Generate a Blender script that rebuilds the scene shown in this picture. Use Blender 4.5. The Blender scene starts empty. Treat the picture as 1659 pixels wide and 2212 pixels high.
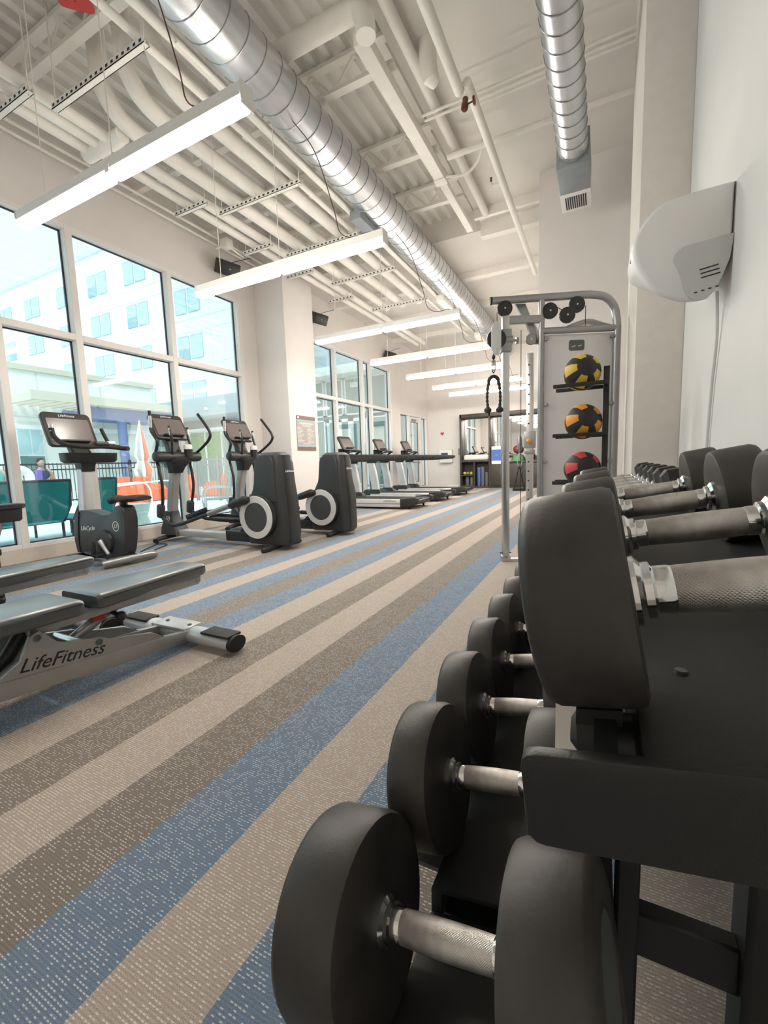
import bpy, bmesh, math, random
from mathutils import Vector as V, Matrix as Mx
S = bpy.context.scene
COL = S.collection
random.seed(7)
R = math.radians
CAMH = 1.05

# ---------------------------------------------------------------- camera, sky, exposure
yaw, pit, rol = -0.47011, -0.11479, -0.03296
fw = V((math.sin(yaw)*math.cos(pit), math.cos(yaw)*math.cos(pit), math.sin(pit)))
r0 = V((math.cos(yaw), -math.sin(yaw), 0)); u0 = r0.cross(fw)
rt = r0*math.cos(rol) + u0*math.sin(rol)
up = -r0*math.sin(rol) + u0*math.cos(rol)
cam_d = bpy.data.cameras.new('camera')
cam_d.sensor_fit = 'HORIZONTAL'; cam_d.sensor_width = 36.0
cam_d.lens = 922.695*36.0/1659.0
cam_d.clip_start = 0.02; cam_d.clip_end = 400
cam = bpy.data.objects.new('camera', cam_d); COL.objects.link(cam)
m3 = Mx((rt, up, -fw)).transposed()
cam.matrix_world = Mx.Translation((0, 0, CAMH)) @ m3.to_4x4()
S.camera = cam

world = bpy.data.worlds.new('overcast_sky'); S.world = world
world.use_nodes = True
wn = world.node_tree; wn.nodes.clear()
wo = wn.nodes.new('ShaderNodeOutputWorld'); wb = wn.nodes.new('ShaderNodeBackground')
wb.inputs[0].default_value = (0.68, 0.91, 1.0, 1); wb.inputs[1].default_value = 1.05
wn.links.new(wb.outputs[0], wo.inputs[0])

sun_d = bpy.data.lights.new('sun', 'SUN'); sun_d.energy = 1.6; sun_d.angle = R(25); sun_d.color = (1, .98, .94)
sun = bpy.data.objects.new('sun', sun_d); COL.objects.link(sun)
sun.rotation_euler = (R(40), 0, R(38))

S.view_settings.view_transform = 'Standard'
S.view_settings.look = 'None'
S.view_settings.exposure = 0.70
S.view_settings.gamma = 1.0
S.view_settings.use_curve_mapping = False
TUBE = 48.0      # brightness of the fluorescent lamps

# ---------------------------------------------------------------- mesh helpers
class G:
    def __init__(s): s.b = bmesh.new()
    def box(s, c, d, rot=None, bev=0, seg=2):
        m = Mx.Translation(V(c)) @ (rot.to_4x4() if rot else Mx.Identity(4)) @ Mx.Diagonal((d[0], d[1], d[2], 1))
        vs = bmesh.ops.create_cube(s.b, size=1, matrix=m)['verts']
        if bev:
            es = list({e for v in vs for e in v.link_edges})
            bmesh.ops.bevel(s.b, geom=es, offset=min(bev, min(d)*.45), segments=seg, profile=.5, affect='EDGES', clamp_overlap=True)
        return s
    def b2(s, a, c, bev=0, seg=2):          # box from two corners
        return s.box([(a[i]+c[i])/2 for i in range(3)], [max(abs(c[i]-a[i]), 1e-4) for i in range(3)], None, bev, seg)
    def loft(s, rings, cap=True, closed=False):
        rv = [[s.b.verts.new(p) for p in r] for r in rings]
        n = len(rv[0]); m = len(rv)
        for i in range(m if closed else m-1):
            A, B = rv[i], rv[(i+1) % m]
            for j in range(n):
                try: s.b.faces.new((A[j], A[(j+1) % n], B[(j+1) % n], B[j]))
                except ValueError: pass
        if cap and not closed:
            for r in (rv[0][::-1], rv[-1]):
                try: s.b.faces.new(r)
                except ValueError: pass
        return s
    def ring(s, c, ax, r, n, ref=None, r2=None):
        ax = V(ax).normalized()
        ref = V(ref) if ref else (V((0, 0, 1)) if abs(ax.z) < .9 else V((1, 0, 0)))
        a = ax.cross(ref).normalized(); b = ax.cross(a)
        r2 = r if r2 is None else r2
        return [V(c) + a*math.cos(2*math.pi*i/n)*r + b*math.sin(2*math.pi*i/n)*r2 for i in range(n)]
    def cyl(s, p0, p1, r, r2=None, n=16):
        ax = V(p1)-V(p0)
        return s.loft([s.ring(p0, ax, r, n), s.ring(p1, ax, r if r2 is None else r2, n)])
    def lathe(s, prof, o=(0, 0, 0), ax=(0, 0, 1), n=24):
        ax = V(ax).normalized()
        return s.loft([s.ring(V(o)+ax*z, ax, max(r, 1e-4), n) for r, z in prof])
    def tube(s, pts, r, n=10, closed=False, r2=None):
        pts = [V(p) for p in pts]; m = len(pts); rings = []; ref = None
        for i, p in enumerate(pts):
            t = (pts[(i+1) % m]-pts[i-1]) if closed else (pts[min(i+1, m-1)]-pts[max(i-1, 0)])
            t.normalize()
            if ref is None:
                ref = V((0, 0, 1)) if abs(t.z) < .9 else V((1, 0, 0))
            a = t.cross(ref).normalized(); b = a.cross(t).normalized(); ref = b
            rr = r[i] if isinstance(r, (list, tuple)) else r
            q = rr if r2 is None else r2
            rings.append([p + a*math.cos(2*math.pi*k/n)*rr + b*math.sin(2*math.pi*k/n)*q for k in range(n)])
        return s.loft(rings, closed=closed)
    def prism(s, pts, o, a, b, d, bev=0, seg=2):
        o, a, b, d = V(o), V(a), V(b), V(d)
        A = [s.b.verts.new(o+a*p[0]+b*p[1]) for p in pts]; B = [s.b.verts.new(v.co+d) for v in A]
        n = len(pts); fs = []
        fs.append(s.b.faces.new(A[::-1])); fs.append(s.b.faces.new(B))
        es = []
        for i in range(n):
            fs.append(s.b.faces.new((A[i], A[(i+1) % n], B[(i+1) % n], B[i])))
        if bev:
            es = list(set(fs[0].edges) | set(fs[1].edges))
            bmesh.ops.bevel(s.b, geom=es, offset=bev, segments=seg, profile=.5, affect='EDGES', clamp_overlap=True)
        return s
    def ball(s, c, r, sc=(1, 1, 1), n=20, m=12):
        rings = []
        for i in range(m+1):
            t = math.pi*i/m
            rr = max(math.sin(t), 1e-3)
            rings.append([V(c)+V((math.cos(2*math.pi*k/n)*rr*r*sc[0], math.sin(2*math.pi*k/n)*rr*r*sc[1], -math.cos(t)*r*sc[2])) for k in range(n)])
        return s.loft(rings)
    def mesh(s, name, ang=38):
        bmesh.ops.recalc_face_normals(s.b, faces=s.b.faces)
        me = bpy.data.meshes.new(name); s.b.to_mesh(me); s.b.free()
        me.shade_smooth()
        me.set_sharp_from_angle(angle=R(ang))
        return me

def cr(pts, k=6):                            # Catmull-Rom through the points
    P = [V(p) for p in pts]; out = []
    for i in range(len(P)-1):
        a = P[max(i-1, 0)]; b = P[i]; c = P[i+1]; d = P[min(i+2, len(P)-1)]
        for j in range(k):
            t = j/k
            out.append(.5*((2*b)+(c-a)*t+(2*a-5*b+4*c-d)*t*t+(3*b-a-3*c+d)*t**3))
    out.append(P[-1]); return out

def rrect(w, h, r, k=4):                     # rounded rectangle outline, centred
    o = []
    for cx, cy, a0 in ((w/2-r, h/2-r, 0), (-w/2+r, h/2-r, 90), (-w/2+r, -h/2+r, 180), (w/2-r, -h/2+r, 270)):
        for i in range(k+1):
            a = R(a0+90*i/k); o.append((cx+r*math.cos(a), cy+r*math.sin(a)))
    return o

def obj(name, g, mat, parent=None, ang=38):
    me = g.mesh(name, ang) if isinstance(g, G) else g
    if mat is not None and not me.materials: me.materials.append(mat)
    o = bpy.data.objects.new(name, me); COL.objects.link(o)
    if parent is not None: o.parent = parent
    return o

def tag(o, label, cat, group=None):
    o['label'] = label; o['category'] = cat
    if group: o['group'] = group
    return o

def thing(name, label, cat, loc=(0, 0, 0), rz=0, group=None):
    o = bpy.data.objects.new(name, None); COL.objects.link(o)
    o.empty_display_size = .1; o.location = loc; o.rotation_euler = (0, 0, rz)
    return tag(o, label, cat, group)

def struct(name, g=None, mat=None, label=None, parent=None, loc=(0, 0, 0)):
    if g is None:
        o = bpy.data.objects.new(name, None); COL.objects.link(o); o.location = loc
    else:
        o = obj(name, g, mat, parent)
    if parent is None:
        o['kind'] = 'structure'
        if label: o['label'] = label; o['category'] = name.split('_')[0]
    return o

def copy_tree(o, parent=None):
    c = o.copy(); COL.objects.link(c)
    if parent is not None: c.parent = parent
    for ch in [x for x in o.children]: copy_tree(ch, c)
    return c

def place(root, loc, rz=0, label=None):
    root.location = loc; root.rotation_euler = (0, 0, rz)
    if label: root['label'] = label
    return root

def text(name, body, size, mat, parent, o, a, b, ext=.001, shear=0.0, align='CENTER'):
    """flat lettering: origin o, writing direction a, up direction b"""
    cu = bpy.data.curves.new(name, 'FONT'); cu.body = body; cu.size = size; cu.extrude = ext; cu.shear = shear
    cu.align_x = align; cu.align_y = 'CENTER'; cu.resolution_u = 3
    t = bpy.data.objects.new(name+'_tmp', cu); COL.objects.link(t)
    dg = bpy.context.evaluated_depsgraph_get()
    me = bpy.data.meshes.new_from_object(t.evaluated_get(dg))
    bpy.data.objects.remove(t)
    a = V(a).normalized(); b = V(b).normalized(); c = a.cross(b)
    m = Mx((a, b, c)).transposed().to_4x4(); m.translation = V(o)
    me.transform(m); me.name = name; me.materials.clear()
    return obj(name, me, mat, parent)

# ---------------------------------------------------------------- materials
def mat(name, col, rough=.5, metal=0.0, var=.0, vs=8.0, bump=0.0, bs=60.0, spec=.5, coat=0.0, emit=None, es=1.0, stretch=None):
    m = bpy.data.materials.new(name); m.use_nodes = True
    nt = m.node_tree; p = nt.nodes['Principled BSDF']
    p.inputs['Base Color'].default_value = (*col, 1); p.inputs['Roughness'].default_value = rough
    p.inputs['Metallic'].default_value = metal; p.inputs['Specular IOR Level'].default_value = spec
    p.inputs['Coat Weight'].default_value = coat
    if emit:
        p.inputs['Emission Color'].default_value = (*emit, 1); p.inputs['Emission Strength'].default_value = es
    tc = nt.nodes.new('ShaderNodeTexCoord'); mp = nt.nodes.new('ShaderNodeMapping')
    nt.links.new(tc.outputs['Object'], mp.inputs[0])
    if stretch: mp.inputs['Scale'].default_value = stretch
    if var:
        n = nt.nodes.new('ShaderNodeTexNoise'); n.inputs['Scale'].default_value = vs; n.inputs['Detail'].default_value = 5
        nt.links.new(mp.outputs[0], n.inputs['Vector'])
        r = nt.nodes.new('ShaderNodeValToRGB')
        r.color_ramp.elements[0].position = .3; r.color_ramp.elements[1].position = .72
        r.color_ramp.elements[0].color = (*[max(0, c*(1-var)) for c in col], 1)
        r.color_ramp.elements[1].color = (*[min(1, c*(1+var)) for c in col], 1)
        nt.links.new(n.outputs[0], r.inputs[0]); nt.links.new(r.outputs[0], p.inputs['Base Color'])
    if bump:
        n2 = nt.nodes.new('ShaderNodeTexNoise'); n2.inputs['Scale'].default_value = bs; n2.inputs['Detail'].default_value = 3
        nt.links.new(mp.outputs[0], n2.inputs['Vector'])
        bp = nt.nodes.new('ShaderNodeBump'); bp.inputs['Strength'].default_value = bump; bp.inputs['Distance'].default_value = .01
        nt.links.new(n2.outputs[0], bp.inputs['Height']); nt.links.new(bp.outputs[0], p.inputs['Normal'])
    return m

def math_n(nt, op, a, b=None):
    n = nt.nodes.new('ShaderNodeMath'); n.operation = op
    for i, v in enumerate((a, b)):
        if v is None: continue
        if isinstance(v, (int, float)): n.inputs[i].default_value = v
        else: nt.links.new(v, n.inputs[i])
    return n.outputs[0]

def carpet_mat():
    m = bpy.data.materials.new('striped_carpet'); m.use_nodes = True
    nt = m.node_tree; p = nt.nodes['Principled BSDF']; p.inputs['Roughness'].default_value = .95
    p.inputs['Specular IOR Level'].default_value = .15
    p.inputs['Sheen Weight'].default_value = .22; p.inputs['Sheen Roughness'].default_value = .45
    geo = nt.nodes.new('ShaderNodeNewGeometry'); sp = nt.nodes.new('ShaderNodeSeparateXYZ')
    nt.links.new(geo.outputs['Position'], sp.inputs[0])
    wob = nt.nodes.new('ShaderNodeTexNoise'); wob.inputs['Scale'].default_value = 9
    nt.links.new(geo.outputs['Position'], wob.inputs['Vector'])
    wx = math_n(nt, 'ADD', sp.outputs['X'], math_n(nt, 'MULTIPLY', math_n(nt, 'SUBTRACT', wob.outputs[0], .5), .012))
    t = math_n(nt, 'DIVIDE', math_n(nt, 'SUBTRACT', -.651+.2455, wx), .2455*9)
    fr = math_n(nt, 'FRACT', math_n(nt, 'ADD', t, 20.0))
    r = nt.nodes.new('ShaderNodeValToRGB'); r.color_ramp.interpolation = 'CONSTANT'
    L = (.42, .355, .305, 1); D = (.21, .177, .15, 1); B = (.155, .212, .29, 1)
    seq = [B, L, B, D, L, D, L, B, D]
    els = r.color_ramp.elements
    els[0].position = 0; els[0].color = seq[0]; els[1].position = 1/9; els[1].color = seq[1]
    for i in range(2, 9):
        e = els.new(i/9); e.color = seq[i]
    nt.links.new(fr, r.inputs[0])
    # woven rows along x with pale dashed flecks
    row = math_n(nt, 'DIVIDE', sp.outputs['Y'], .0080)
    ri = math_n(nt, 'FLOOR', row); rf = math_n(nt, 'FRACT', math_n(nt, 'ADD', row, 1000.0))
    wr = nt.nodes.new('ShaderNodeTexWhiteNoise'); wr.noise_dimensions = '1D'; nt.links.new(ri, wr.inputs['W'])
    cx = math_n(nt, 'ADD', math_n(nt, 'DIVIDE', sp.outputs['X'], .0110), math_n(nt, 'MULTIPLY', wr.outputs['Value'], 7.0))
    ci = math_n(nt, 'FLOOR', cx); cf = math_n(nt, 'FRACT', math_n(nt, 'ADD', cx, 1000.0))
    cv = nt.nodes.new('ShaderNodeCombineXYZ'); nt.links.new(ci, cv.inputs[0]); nt.links.new(ri, cv.inputs[1])
    wc = nt.nodes.new('ShaderNodeTexWhiteNoise'); wc.noise_dimensions = '2D'; nt.links.new(cv.outputs[0], wc.inputs['Vector'])
    big = nt.nodes.new('ShaderNodeTexNoise'); big.inputs['Scale'].default_value = 11; big.inputs['Detail'].default_value = 4
    nt.links.new(geo.outputs['Position'], big.inputs['Vector'])
    thr = math_n(nt, 'SUBTRACT', 1.02, math_n(nt, 'MULTIPLY', big.outputs[0], .95))
    pick = math_n(nt, 'GREATER_THAN', wc.outputs['Value'], thr)
    iny = math_n(nt, 'LESS_THAN', math_n(nt, 'ABSOLUTE', math_n(nt, 'SUBTRACT', rf, .5)), .17)
    inx = math_n(nt, 'LESS_THAN', math_n(nt, 'ABSOLUTE', math_n(nt, 'SUBTRACT', cf, .5)), .33)
    fl = math_n(nt, 'MULTIPLY', math_n(nt, 'MULTIPLY', pick, math_n(nt, 'MULTIPLY', iny, inx)), .5)
    fine = nt.nodes.new('ShaderNodeTexNoise'); fine.inputs['Scale'].default_value = 1; fine.inputs['Detail'].default_value = 2
    mp = nt.nodes.new('ShaderNodeMapping'); mp.inputs['Scale'].default_value = (330, 480, 1)
    nt.links.new(geo.outputs['Position'], mp.inputs[0]); nt.links.new(mp.outputs[0], fine.inputs['Vector'])
    groove = math_n(nt, 'MULTIPLY', math_n(nt, 'ABSOLUTE', math_n(nt, 'SUBTRACT', rf, .5)), .5)
    tone = math_n(nt, 'SUBTRACT', math_n(nt, 'ADD', math_n(nt, 'MULTIPLY', fine.outputs[0], 1.1), .55), groove)
    mul = nt.nodes.new('ShaderNodeMix'); mul.data_type = 'RGBA'; mul.blend_type = 'MULTIPLY'; mul.inputs[0].default_value = 1
    cm = nt.nodes.new('ShaderNodeCombineColor')
    for i in range(3): nt.links.new(tone, cm.inputs[i])
    nt.links.new(r.outputs[0], mul.inputs[6]); nt.links.new(cm.outputs[0], mul.inputs[7])
    mx = nt.nodes.new('ShaderNodeMix'); mx.data_type = 'RGBA'
    nt.links.new(fl, mx.inputs[0]); nt.links.new(mul.outputs[2], mx.inputs[6]); mx.inputs[7].default_value = (.86, .84, .8, 1)
    nt.links.new(mx.outputs[2], p.inputs['Base Color'])
    bp = nt.nodes.new('ShaderNodeBump'); bp.inputs['Strength'].default_value = .5; bp.inputs['Distance'].default_value = .004
    nt.links.new(tone, bp.inputs['Height'])
    nt.links.new(bp.outputs[0], p.inputs['Normal'])
    return m

def knurl_mat():
    m = bpy.data.materials.new('knurled_steel'); m.use_nodes = True
    nt = m.node_tree; p = nt.nodes['Principled BSDF']
    p.inputs['Base Color'].default_value = (.62, .58, .54, 1); p.inputs['Metallic'].default_value = .9; p.inputs['Roughness'].default_value = .42
    tc = nt.nodes.new('ShaderNodeTexCoord'); sp = nt.nodes.new('ShaderNodeSeparateXYZ'); nt.links.new(tc.outputs['Object'], sp.inputs[0])
    th = math_n(nt, 'MULTIPLY', math_n(nt, 'ARCTAN2', sp.outputs['Y'], sp.outputs['Z']), 45.0)
    kx = math_n(nt, 'MULTIPLY', sp.outputs['X'], 2600.0)
    a = math_n(nt, 'SINE', math_n(nt, 'ADD', kx, th)); b = math_n(nt, 'SINE', math_n(nt, 'SUBTRACT', kx, th))
    h = math_n(nt, 'MAXIMUM', a, b)
    bp = nt.nodes.new('ShaderNodeBump'); bp.inputs['Strength'].default_value = .35; bp.inputs['Distance'].default_value = .0006
    nt.links.new(h, bp.inputs['Height']); nt.links.new(bp.outputs[0], p.inputs['Normal'])
    n = nt.nodes.new('ShaderNodeTexNoise'); n.inputs['Scale'].default_value = 30
    nt.links.new(tc.outputs['Object'], n.inputs['Vector'])
    r = nt.nodes.new('ShaderNodeValToRGB'); r.color_ramp.elements[0].color = (.42, .38, .35, 1); r.color_ramp.elements[1].color = (.72, .69, .65, 1)
    r.color_ramp.elements[0].position = .35; r.color_ramp.elements[1].position = .65
    nt.links.new(n.outputs[0], r.inputs[0]); nt.links.new(r.outputs[0], p.inputs['Base Color'])
    return m

def glass_mat(name, tint, refl=.07):
    m = bpy.data.materials.new(name); m.use_nodes = True
    nt = m.node_tree; nt.nodes.clear()
    out = nt.nodes.new('ShaderNodeOutputMaterial'); mixn = nt.nodes.new('ShaderNodeMixShader')
    tr = nt.nodes.new('ShaderNodeBsdfTransparent'); gl = nt.nodes.new('ShaderNodeBsdfGlossy')
    tr.inputs[0].default_value = (*tint, 1); gl.inputs[0].default_value = (1, 1, 1, 1); gl.inputs['Roughness'].default_value = .02
    lw = nt.nodes.new('ShaderNodeFresnel'); lw.inputs[0].default_value = 1.4
    f = math_n(nt, 'MULTIPLY', lw.outputs[0], refl/.028)
    f = math_n(nt, 'MINIMUM', f, .5)
    nt.links.new(f, mixn.inputs[0]); nt.links.new(tr.outputs[0], mixn.inputs[1]); nt.links.new(gl.outputs[0], mixn.inputs[2])
    nt.links.new(mixn.outputs[0], out.inputs[0])
    return m

M = {}
M['wall'] = mat('warm_white_wall_paint', (.80, .755, .725), .85, var=.02, vs=3, bump=.05, bs=120)
M['wall_r'] = mat('white_wall_paint', (.83, .81, .79), .8, var=.015, vs=3, bump=.05, bs=160)
M['pillar'] = mat('beige_white_pillar_paint', (.80, .745, .69), .85, var=.03, vs=14, bump=.1, bs=90)
M['ceil'] = mat('white_deck_paint', (.80, .77, .72), .8, var=.05, vs=2.5)
M['slab'] = mat('painted_flat_ceiling', (.76, .72, .67), .85, var=.03, vs=2)
M['pipe'] = mat('white_pipe_insulation', (.86, .82, .76), .75, var=.03, vs=6, bump=.12, bs=40)
M['steelw'] = mat('white_painted_steel', (.84, .80, .74), .55, var=.03, vs=6)
M['hole'] = mat('dark_strut_holes', (.03, .03, .04), .9)
M['frame'] = mat('white_window_frame', (.84, .80, .77), .5)
M['sillw'] = mat('beige_sill_board', (.66, .59, .53), .8, var=.03, vs=20)
M['gasket'] = mat('dark_glazing_gasket', (.035, .035, .06), .6)
M['glass'] = glass_mat('window_glass', (.93, .985, .985))
M['carpet'] = carpet_mat()
M['galv'] = mat('galvanised_duct_steel', (.60, .62, .64), .30, .95, var=.16, vs=5, bump=.03, bs=12, stretch=(1, .25, 1))
M['seam'] = mat('duct_seam_steel', (.36, .37, .39), .35, .95)
M['plenum'] = mat('grey_sheet_metal', (.30, .325, .35), .55, .3, var=.05)
M['tube'] = mat('lit_fluorescent_lens', (1, 1, 1), .4, emit=(1, .93, .83), es=TUBE)
M['white'] = mat('white_enamel', (.86, .84, .81), .4)
M['whitep'] = mat('white_plastic', (.84, .82, .80), .38, var=.015, vs=4)
M['greyp'] = mat('light_grey_plastic', (.60, .60, .585), .45)
M['slot'] = mat('vent_slot_shadow', (.04, .04, .045), .8)
M['black'] = mat('black_plastic', (.018, .018, .019), .42, var=.1, vs=20)
M['charcoal'] = mat('charcoal_machine_shroud', (.030, .031, .033), .42, var=.1, vs=6, bump=.04, bs=300)
M['rubber'] = mat('black_rubber', (.022, .021, .020), .7, var=.25, vs=9)
M['ureth'] = mat('scuffed_black_urethane', (.042, .037, .034), .5, var=.5, vs=9, bump=.05, bs=200)
M['rack'] = mat('black_powder_coat', (.017, .017, .017), .5, var=.1, vs=10, bump=.08, bs=500)
M['silver'] = mat('silver_grey_paint', (.36, .355, .345), .38, .5, var=.04, vs=12)
M['silverl'] = mat('light_silver_paint', (.66, .66, .66), .35, .4, var=.03)
M['frameg'] = mat('grey_metallic_tube', (.34, .34, .345), .35, .7, var=.05)
M['chrome'] = mat('polished_chrome', (.78, .77, .76), .12, 1.0)
M['steel'] = mat('brushed_steel', (.62, .61, .60), .28, 1.0, var=.06, vs=30, stretch=(1, 1, .1))
M['knurl'] = knurl_mat()
M['vinyl'] = mat('black_upholstery_vinyl', (.05, .055, .057), .36, var=.08, vs=6, bump=.03, bs=350, coat=.6, spec=1.0)
M['vinyl'].node_tree.nodes['Principled BSDF'].inputs['Coat Roughness'].default_value = .33
M['screen'] = mat('console_screen_with_reflection', (.15, .12, .115), .22, spec=1.0)  # base colour lifted to stand in for pinkish wall light reflected on the screens
M['bezel'] = mat('brown_black_console_bezel', (.045, .038, .036), .35)
M['letw'] = mat('white_lettering', (.85, .85, .84), .6)
M['letb'] = mat('black_lettering', (.012, .012, .012), .5)
M['ring'] = mat('pale_silver_disc', (.72, .71, .69), .4, .3)
M['disc'] = mat('speckled_dark_disc', (.05, .052, .055), .6, var=.3, vs=90)
M['wood'] = mat('dark_wood_veneer', (.060, .048, .040), .5, var=.25, vs=5, stretch=(6, 6, 1))
M['mirror'] = mat('mirror_glass', (.92, .94, .93), .02, 1.0)
M['speaker'] = mat('black_speaker_case', (.045, .038, .036), .6, var=.1, vs=40)
M['red'] = mat('red_tag', (.45, .035, .03), .6)
M['brass'] = mat('rusty_brass_valve', (.16, .07, .045), .5, .6, var=.3, vs=30)
M['bluefoam'] = mat('blue_foam', (.10, .17, .50), .8)
M['greyfoam'] = mat('grey_foam', (.16, .16, .17), .85)
M['towel'] = mat('white_towel', (.85, .83, .81), .95, bump=.4, bs=200)
M['yellow'] = mat('yellow_vinyl_panel', (.72, .48, .05), .5, var=.08)
M['orange'] = mat('orange_vinyl_panel', (.80, .33, .04), .5, var=.08)
M['redv'] = mat('red_vinyl_panel', (.62, .06, .06), .5, var=.08)
M['ballblk'] = mat('black_vinyl_panel', (.022, .021, .021), .6, var=.2, vs=30)
M['maroon'] = mat('maroon_ball_rubber', (.22, .035, .04), .4)
M['green'] = mat('green_ball_rubber', (.12, .30, .14), .45)
M['rope'] = mat('black_braided_rope', (.05, .035, .03), .8, var=.4, vs=80)
M['frost'] = mat('frosted_shroud_panel', (.70, .69, .70), .28, .0, var=.02, spec=.6)
M['dark'] = mat('dark_decal', (.10, .11, .11), .5)
M['orangek'] = mat('amber_knob', (.72, .30, .05), .35)
M['purple'] = mat('muted_blue_sign_print', (.36, .335, .325), .5)
M['brown'] = mat('brown_sign_band', (.20, .10, .085), .5)
M['signtext'] = mat('pale_sign_print', (.58, .56, .52), .6)
M['cable'] = mat('black_cable', (.02, .02, .02), .6)
M['white_cable'] = mat('white_cable_sheath', (.72, .71, .69), .6)
# outdoors
M['stucco'] = mat('white_stucco', (.86, .88, .86), .9, var=.02, vs=2)
M['cream'] = mat('cream_render', (.84, .85, .79), .9, var=.02, vs=1)
M['joint'] = mat('facade_joint', (.62, .67, .65), .9)
M['bglass'] = mat('pale_blue_facade_glass', (.50, .70, .74), .15, spec=.8)
M['gglass'] = mat('green_grey_facade_glass', (.16, .26, .24), .15, spec=.8)
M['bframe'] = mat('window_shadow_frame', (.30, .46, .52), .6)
M['patio'] = mat('pale_patio_paving', (.84, .86, .86), .9, var=.04, vs=1.5)
M['teal'] = mat('teal_sling_fabric', (.012, .25, .26), .8, var=.1, vs=3)
M['tealp'] = mat('pale_teal_sling_fabric', (.10, .40, .40), .8, var=.06, vs=5)
M['bronze'] = mat('dark_bronze_frame', (.045, .045, .05), .5)
M['fence'] = mat('dark_fence_metal', (.05, .05, .06), .6)
M['fenceg'] = mat('grey_fence_metal', (.20, .19, .19), .6)
M['orangec'] = mat('orange_moulded_plastic', (.90, .17, .06), .5)
M['lavender'] = mat('blue_violet_steel', (.22, .27, .47), .6)
M['sand'] = mat('sand_pergola_slat', (.64, .59, .48), .8)
M['gcan'] = mat('grey_canopy_panel', (.42, .50, .55), .7)
M['umb_o'] = mat('umbrella_orange_cloth', (.80, .25, .13), .85)
M['umb_t'] = mat('umbrella_teal_cloth', (.42, .55, .52), .85)
M['planter'] = mat('pale_green_stool_plastic', (.70, .82, .76), .6)
M['skin'] = mat('skin', (.55, .34, .26), .6)
M['navy'] = mat('navy_shirt', (.06, .08, .15), .9)
M['hair'] = mat('dark_hair', (.03, .025, .03), .7)
M['khaki'] = mat('pale_shorts', (.5, .47, .42), .9)
M['violet'] = mat('violet_towel', (.22, .16, .5), .9)
M['hedge'] = mat('green_hedge', (.10, .28, .06), .9, var=.4, vs=6)

# ================================================================ the room
WL, WR, YB, YF = -6.165, .50, 16.2, -2.0
struct('floor', G().b2((WL-.3, YF-.2, -.12), (WR+.3, YB+.3, 0)), M['carpet'], 'striped blue, beige and brown woven carpet floor')
g = G()
g.b2((WL-.24, YF, 4.2), (WL, 6.4, 5.75)).b2((WL-.24, 6.4, 0), (WL, 8.5, 5.75)).b2((WL-.24, 8.5, 4.03), (WL, 12.97, 5.75))
g.b2((WL-.24, 12.97, 0), (WL, 13.53, 5.75)).b2((WL-.24, 13.53, 2.77), (WL, YB, 5.75)).b2((WL-.24, YF-.2, 0), (WL, -1.3, 4.2))
struct('wall_left', g, M['wall'], 'warm white wall above and between the tall windows')
struct('wall_back', G().b2((WL-.24, YB, 0), (WR+.2, YB+.2, 5.75)), M['wall'], 'white far wall behind the treadmills')
struct('wall_front', G().b2((WL-.24, YF-.2, 0), (WR+.2, YF, 5.75)), M['wall'], 'white wall behind the dumbbell rack end')
struct('wall_right', G().b2((WR, YF, 0), (WR+.2, 7.2, 5.75)), M['wall_r'], 'white wall beside the dumbbell rack')
struct('wall_return', G().b2((-.876, 7.0, 0), (WR, 7.2, 5.4)).b2((-.876, 7.2, 0), (-.70, YB, 5.4)), M['wall'], 'beige wall return behind the cable machine')
struct('wall_pillar', G().b2((.207, 3.73, 0), (WR, 5.1, 5.3), .004), M['pillar'], 'beige square pillar beside the cable machine')
struct('wall_column', G().b2((WL, 6.77, 0), (-5.435, 7.70, 5.75), .006), M['wall'], 'white square column carrying the gym rules sign')
struct('baseboard_left', G().b2((WL-.2, -1.3, 0), (WL, 6.4, .163)).b2((WL-.2, 8.5, 0), (WL, 12.97, .163)), M['sillw'], 'beige kerb board under the windows')
struct('baseboard_back', G().b2((WL+.004, YB-.012, 0), (-4.74, YB, .09)), M['frame'], 'white skirting along the far wall')

def pane(parent, y0, y1, z0, z1, x):
    p = obj('pane', G().b2((x-.006, y0, z0), (x+.006, y1, z1)), M['glass'], parent)
    t = .014; g = G()
    g.b2((x-.012, y0, z0), (x+.014, y0+t, z1)).b2((x-.012, y1-t, z0), (x+.014, y1, z1))
    g.b2((x-.012, y0, z0), (x+.014, y1, z0+t)).b2((x-.012, y0, z1-t), (x+.014, y1, z1))
    obj('gasket', g, M['gasket'], p)

def window(name, label, posts, z0, z1, trans, w=.085, d=.15):
    root = struct(name, loc=(0, 0, 0), label=label)
    gx = WL-.115
    for (a, b) in posts:
        obj('mullion', G().b2((WL-d, a, z0), (WL+.004, b, z1), .003, 1), M['frame'], root)
    for i in range(len(posts)-1):
        a, b = posts[i][1], posts[i+1][0]
        obj('head', G().b2((WL-d, a, z1-.05), (WL+.003, b, z1+.001)), M['frame'], root)
        obj('sill', G().b2((WL-d, a, z0), (WL+.003, b, z0+.045)), M['frame'], root)
        lev = [z0+.045] + [t for tt in trans for t in tt] + [z1-.05]
        for (t0, t1) in trans:
            obj('transom', G().b2((WL-d, a, t0), (WL+.004, b, t1), .003, 1), M['frame'], root)
        for k in range(0, len(lev), 2):
            pane(root, a+.001, b-.001, lev[k], lev[k+1], gx)
    return root
w = .085
window('window_1', 'tall white framed storefront window beside the exercise bikes',
       [(-1.3, -1.2), (.2-w, .2), (1.62-w, 1.62), (2.62-w, 2.62), (3.49-w, 3.49), (4.93-w, 4.93), (6.32, 6.4)], .163, 4.2, [(2.775, 2.855)])
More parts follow.
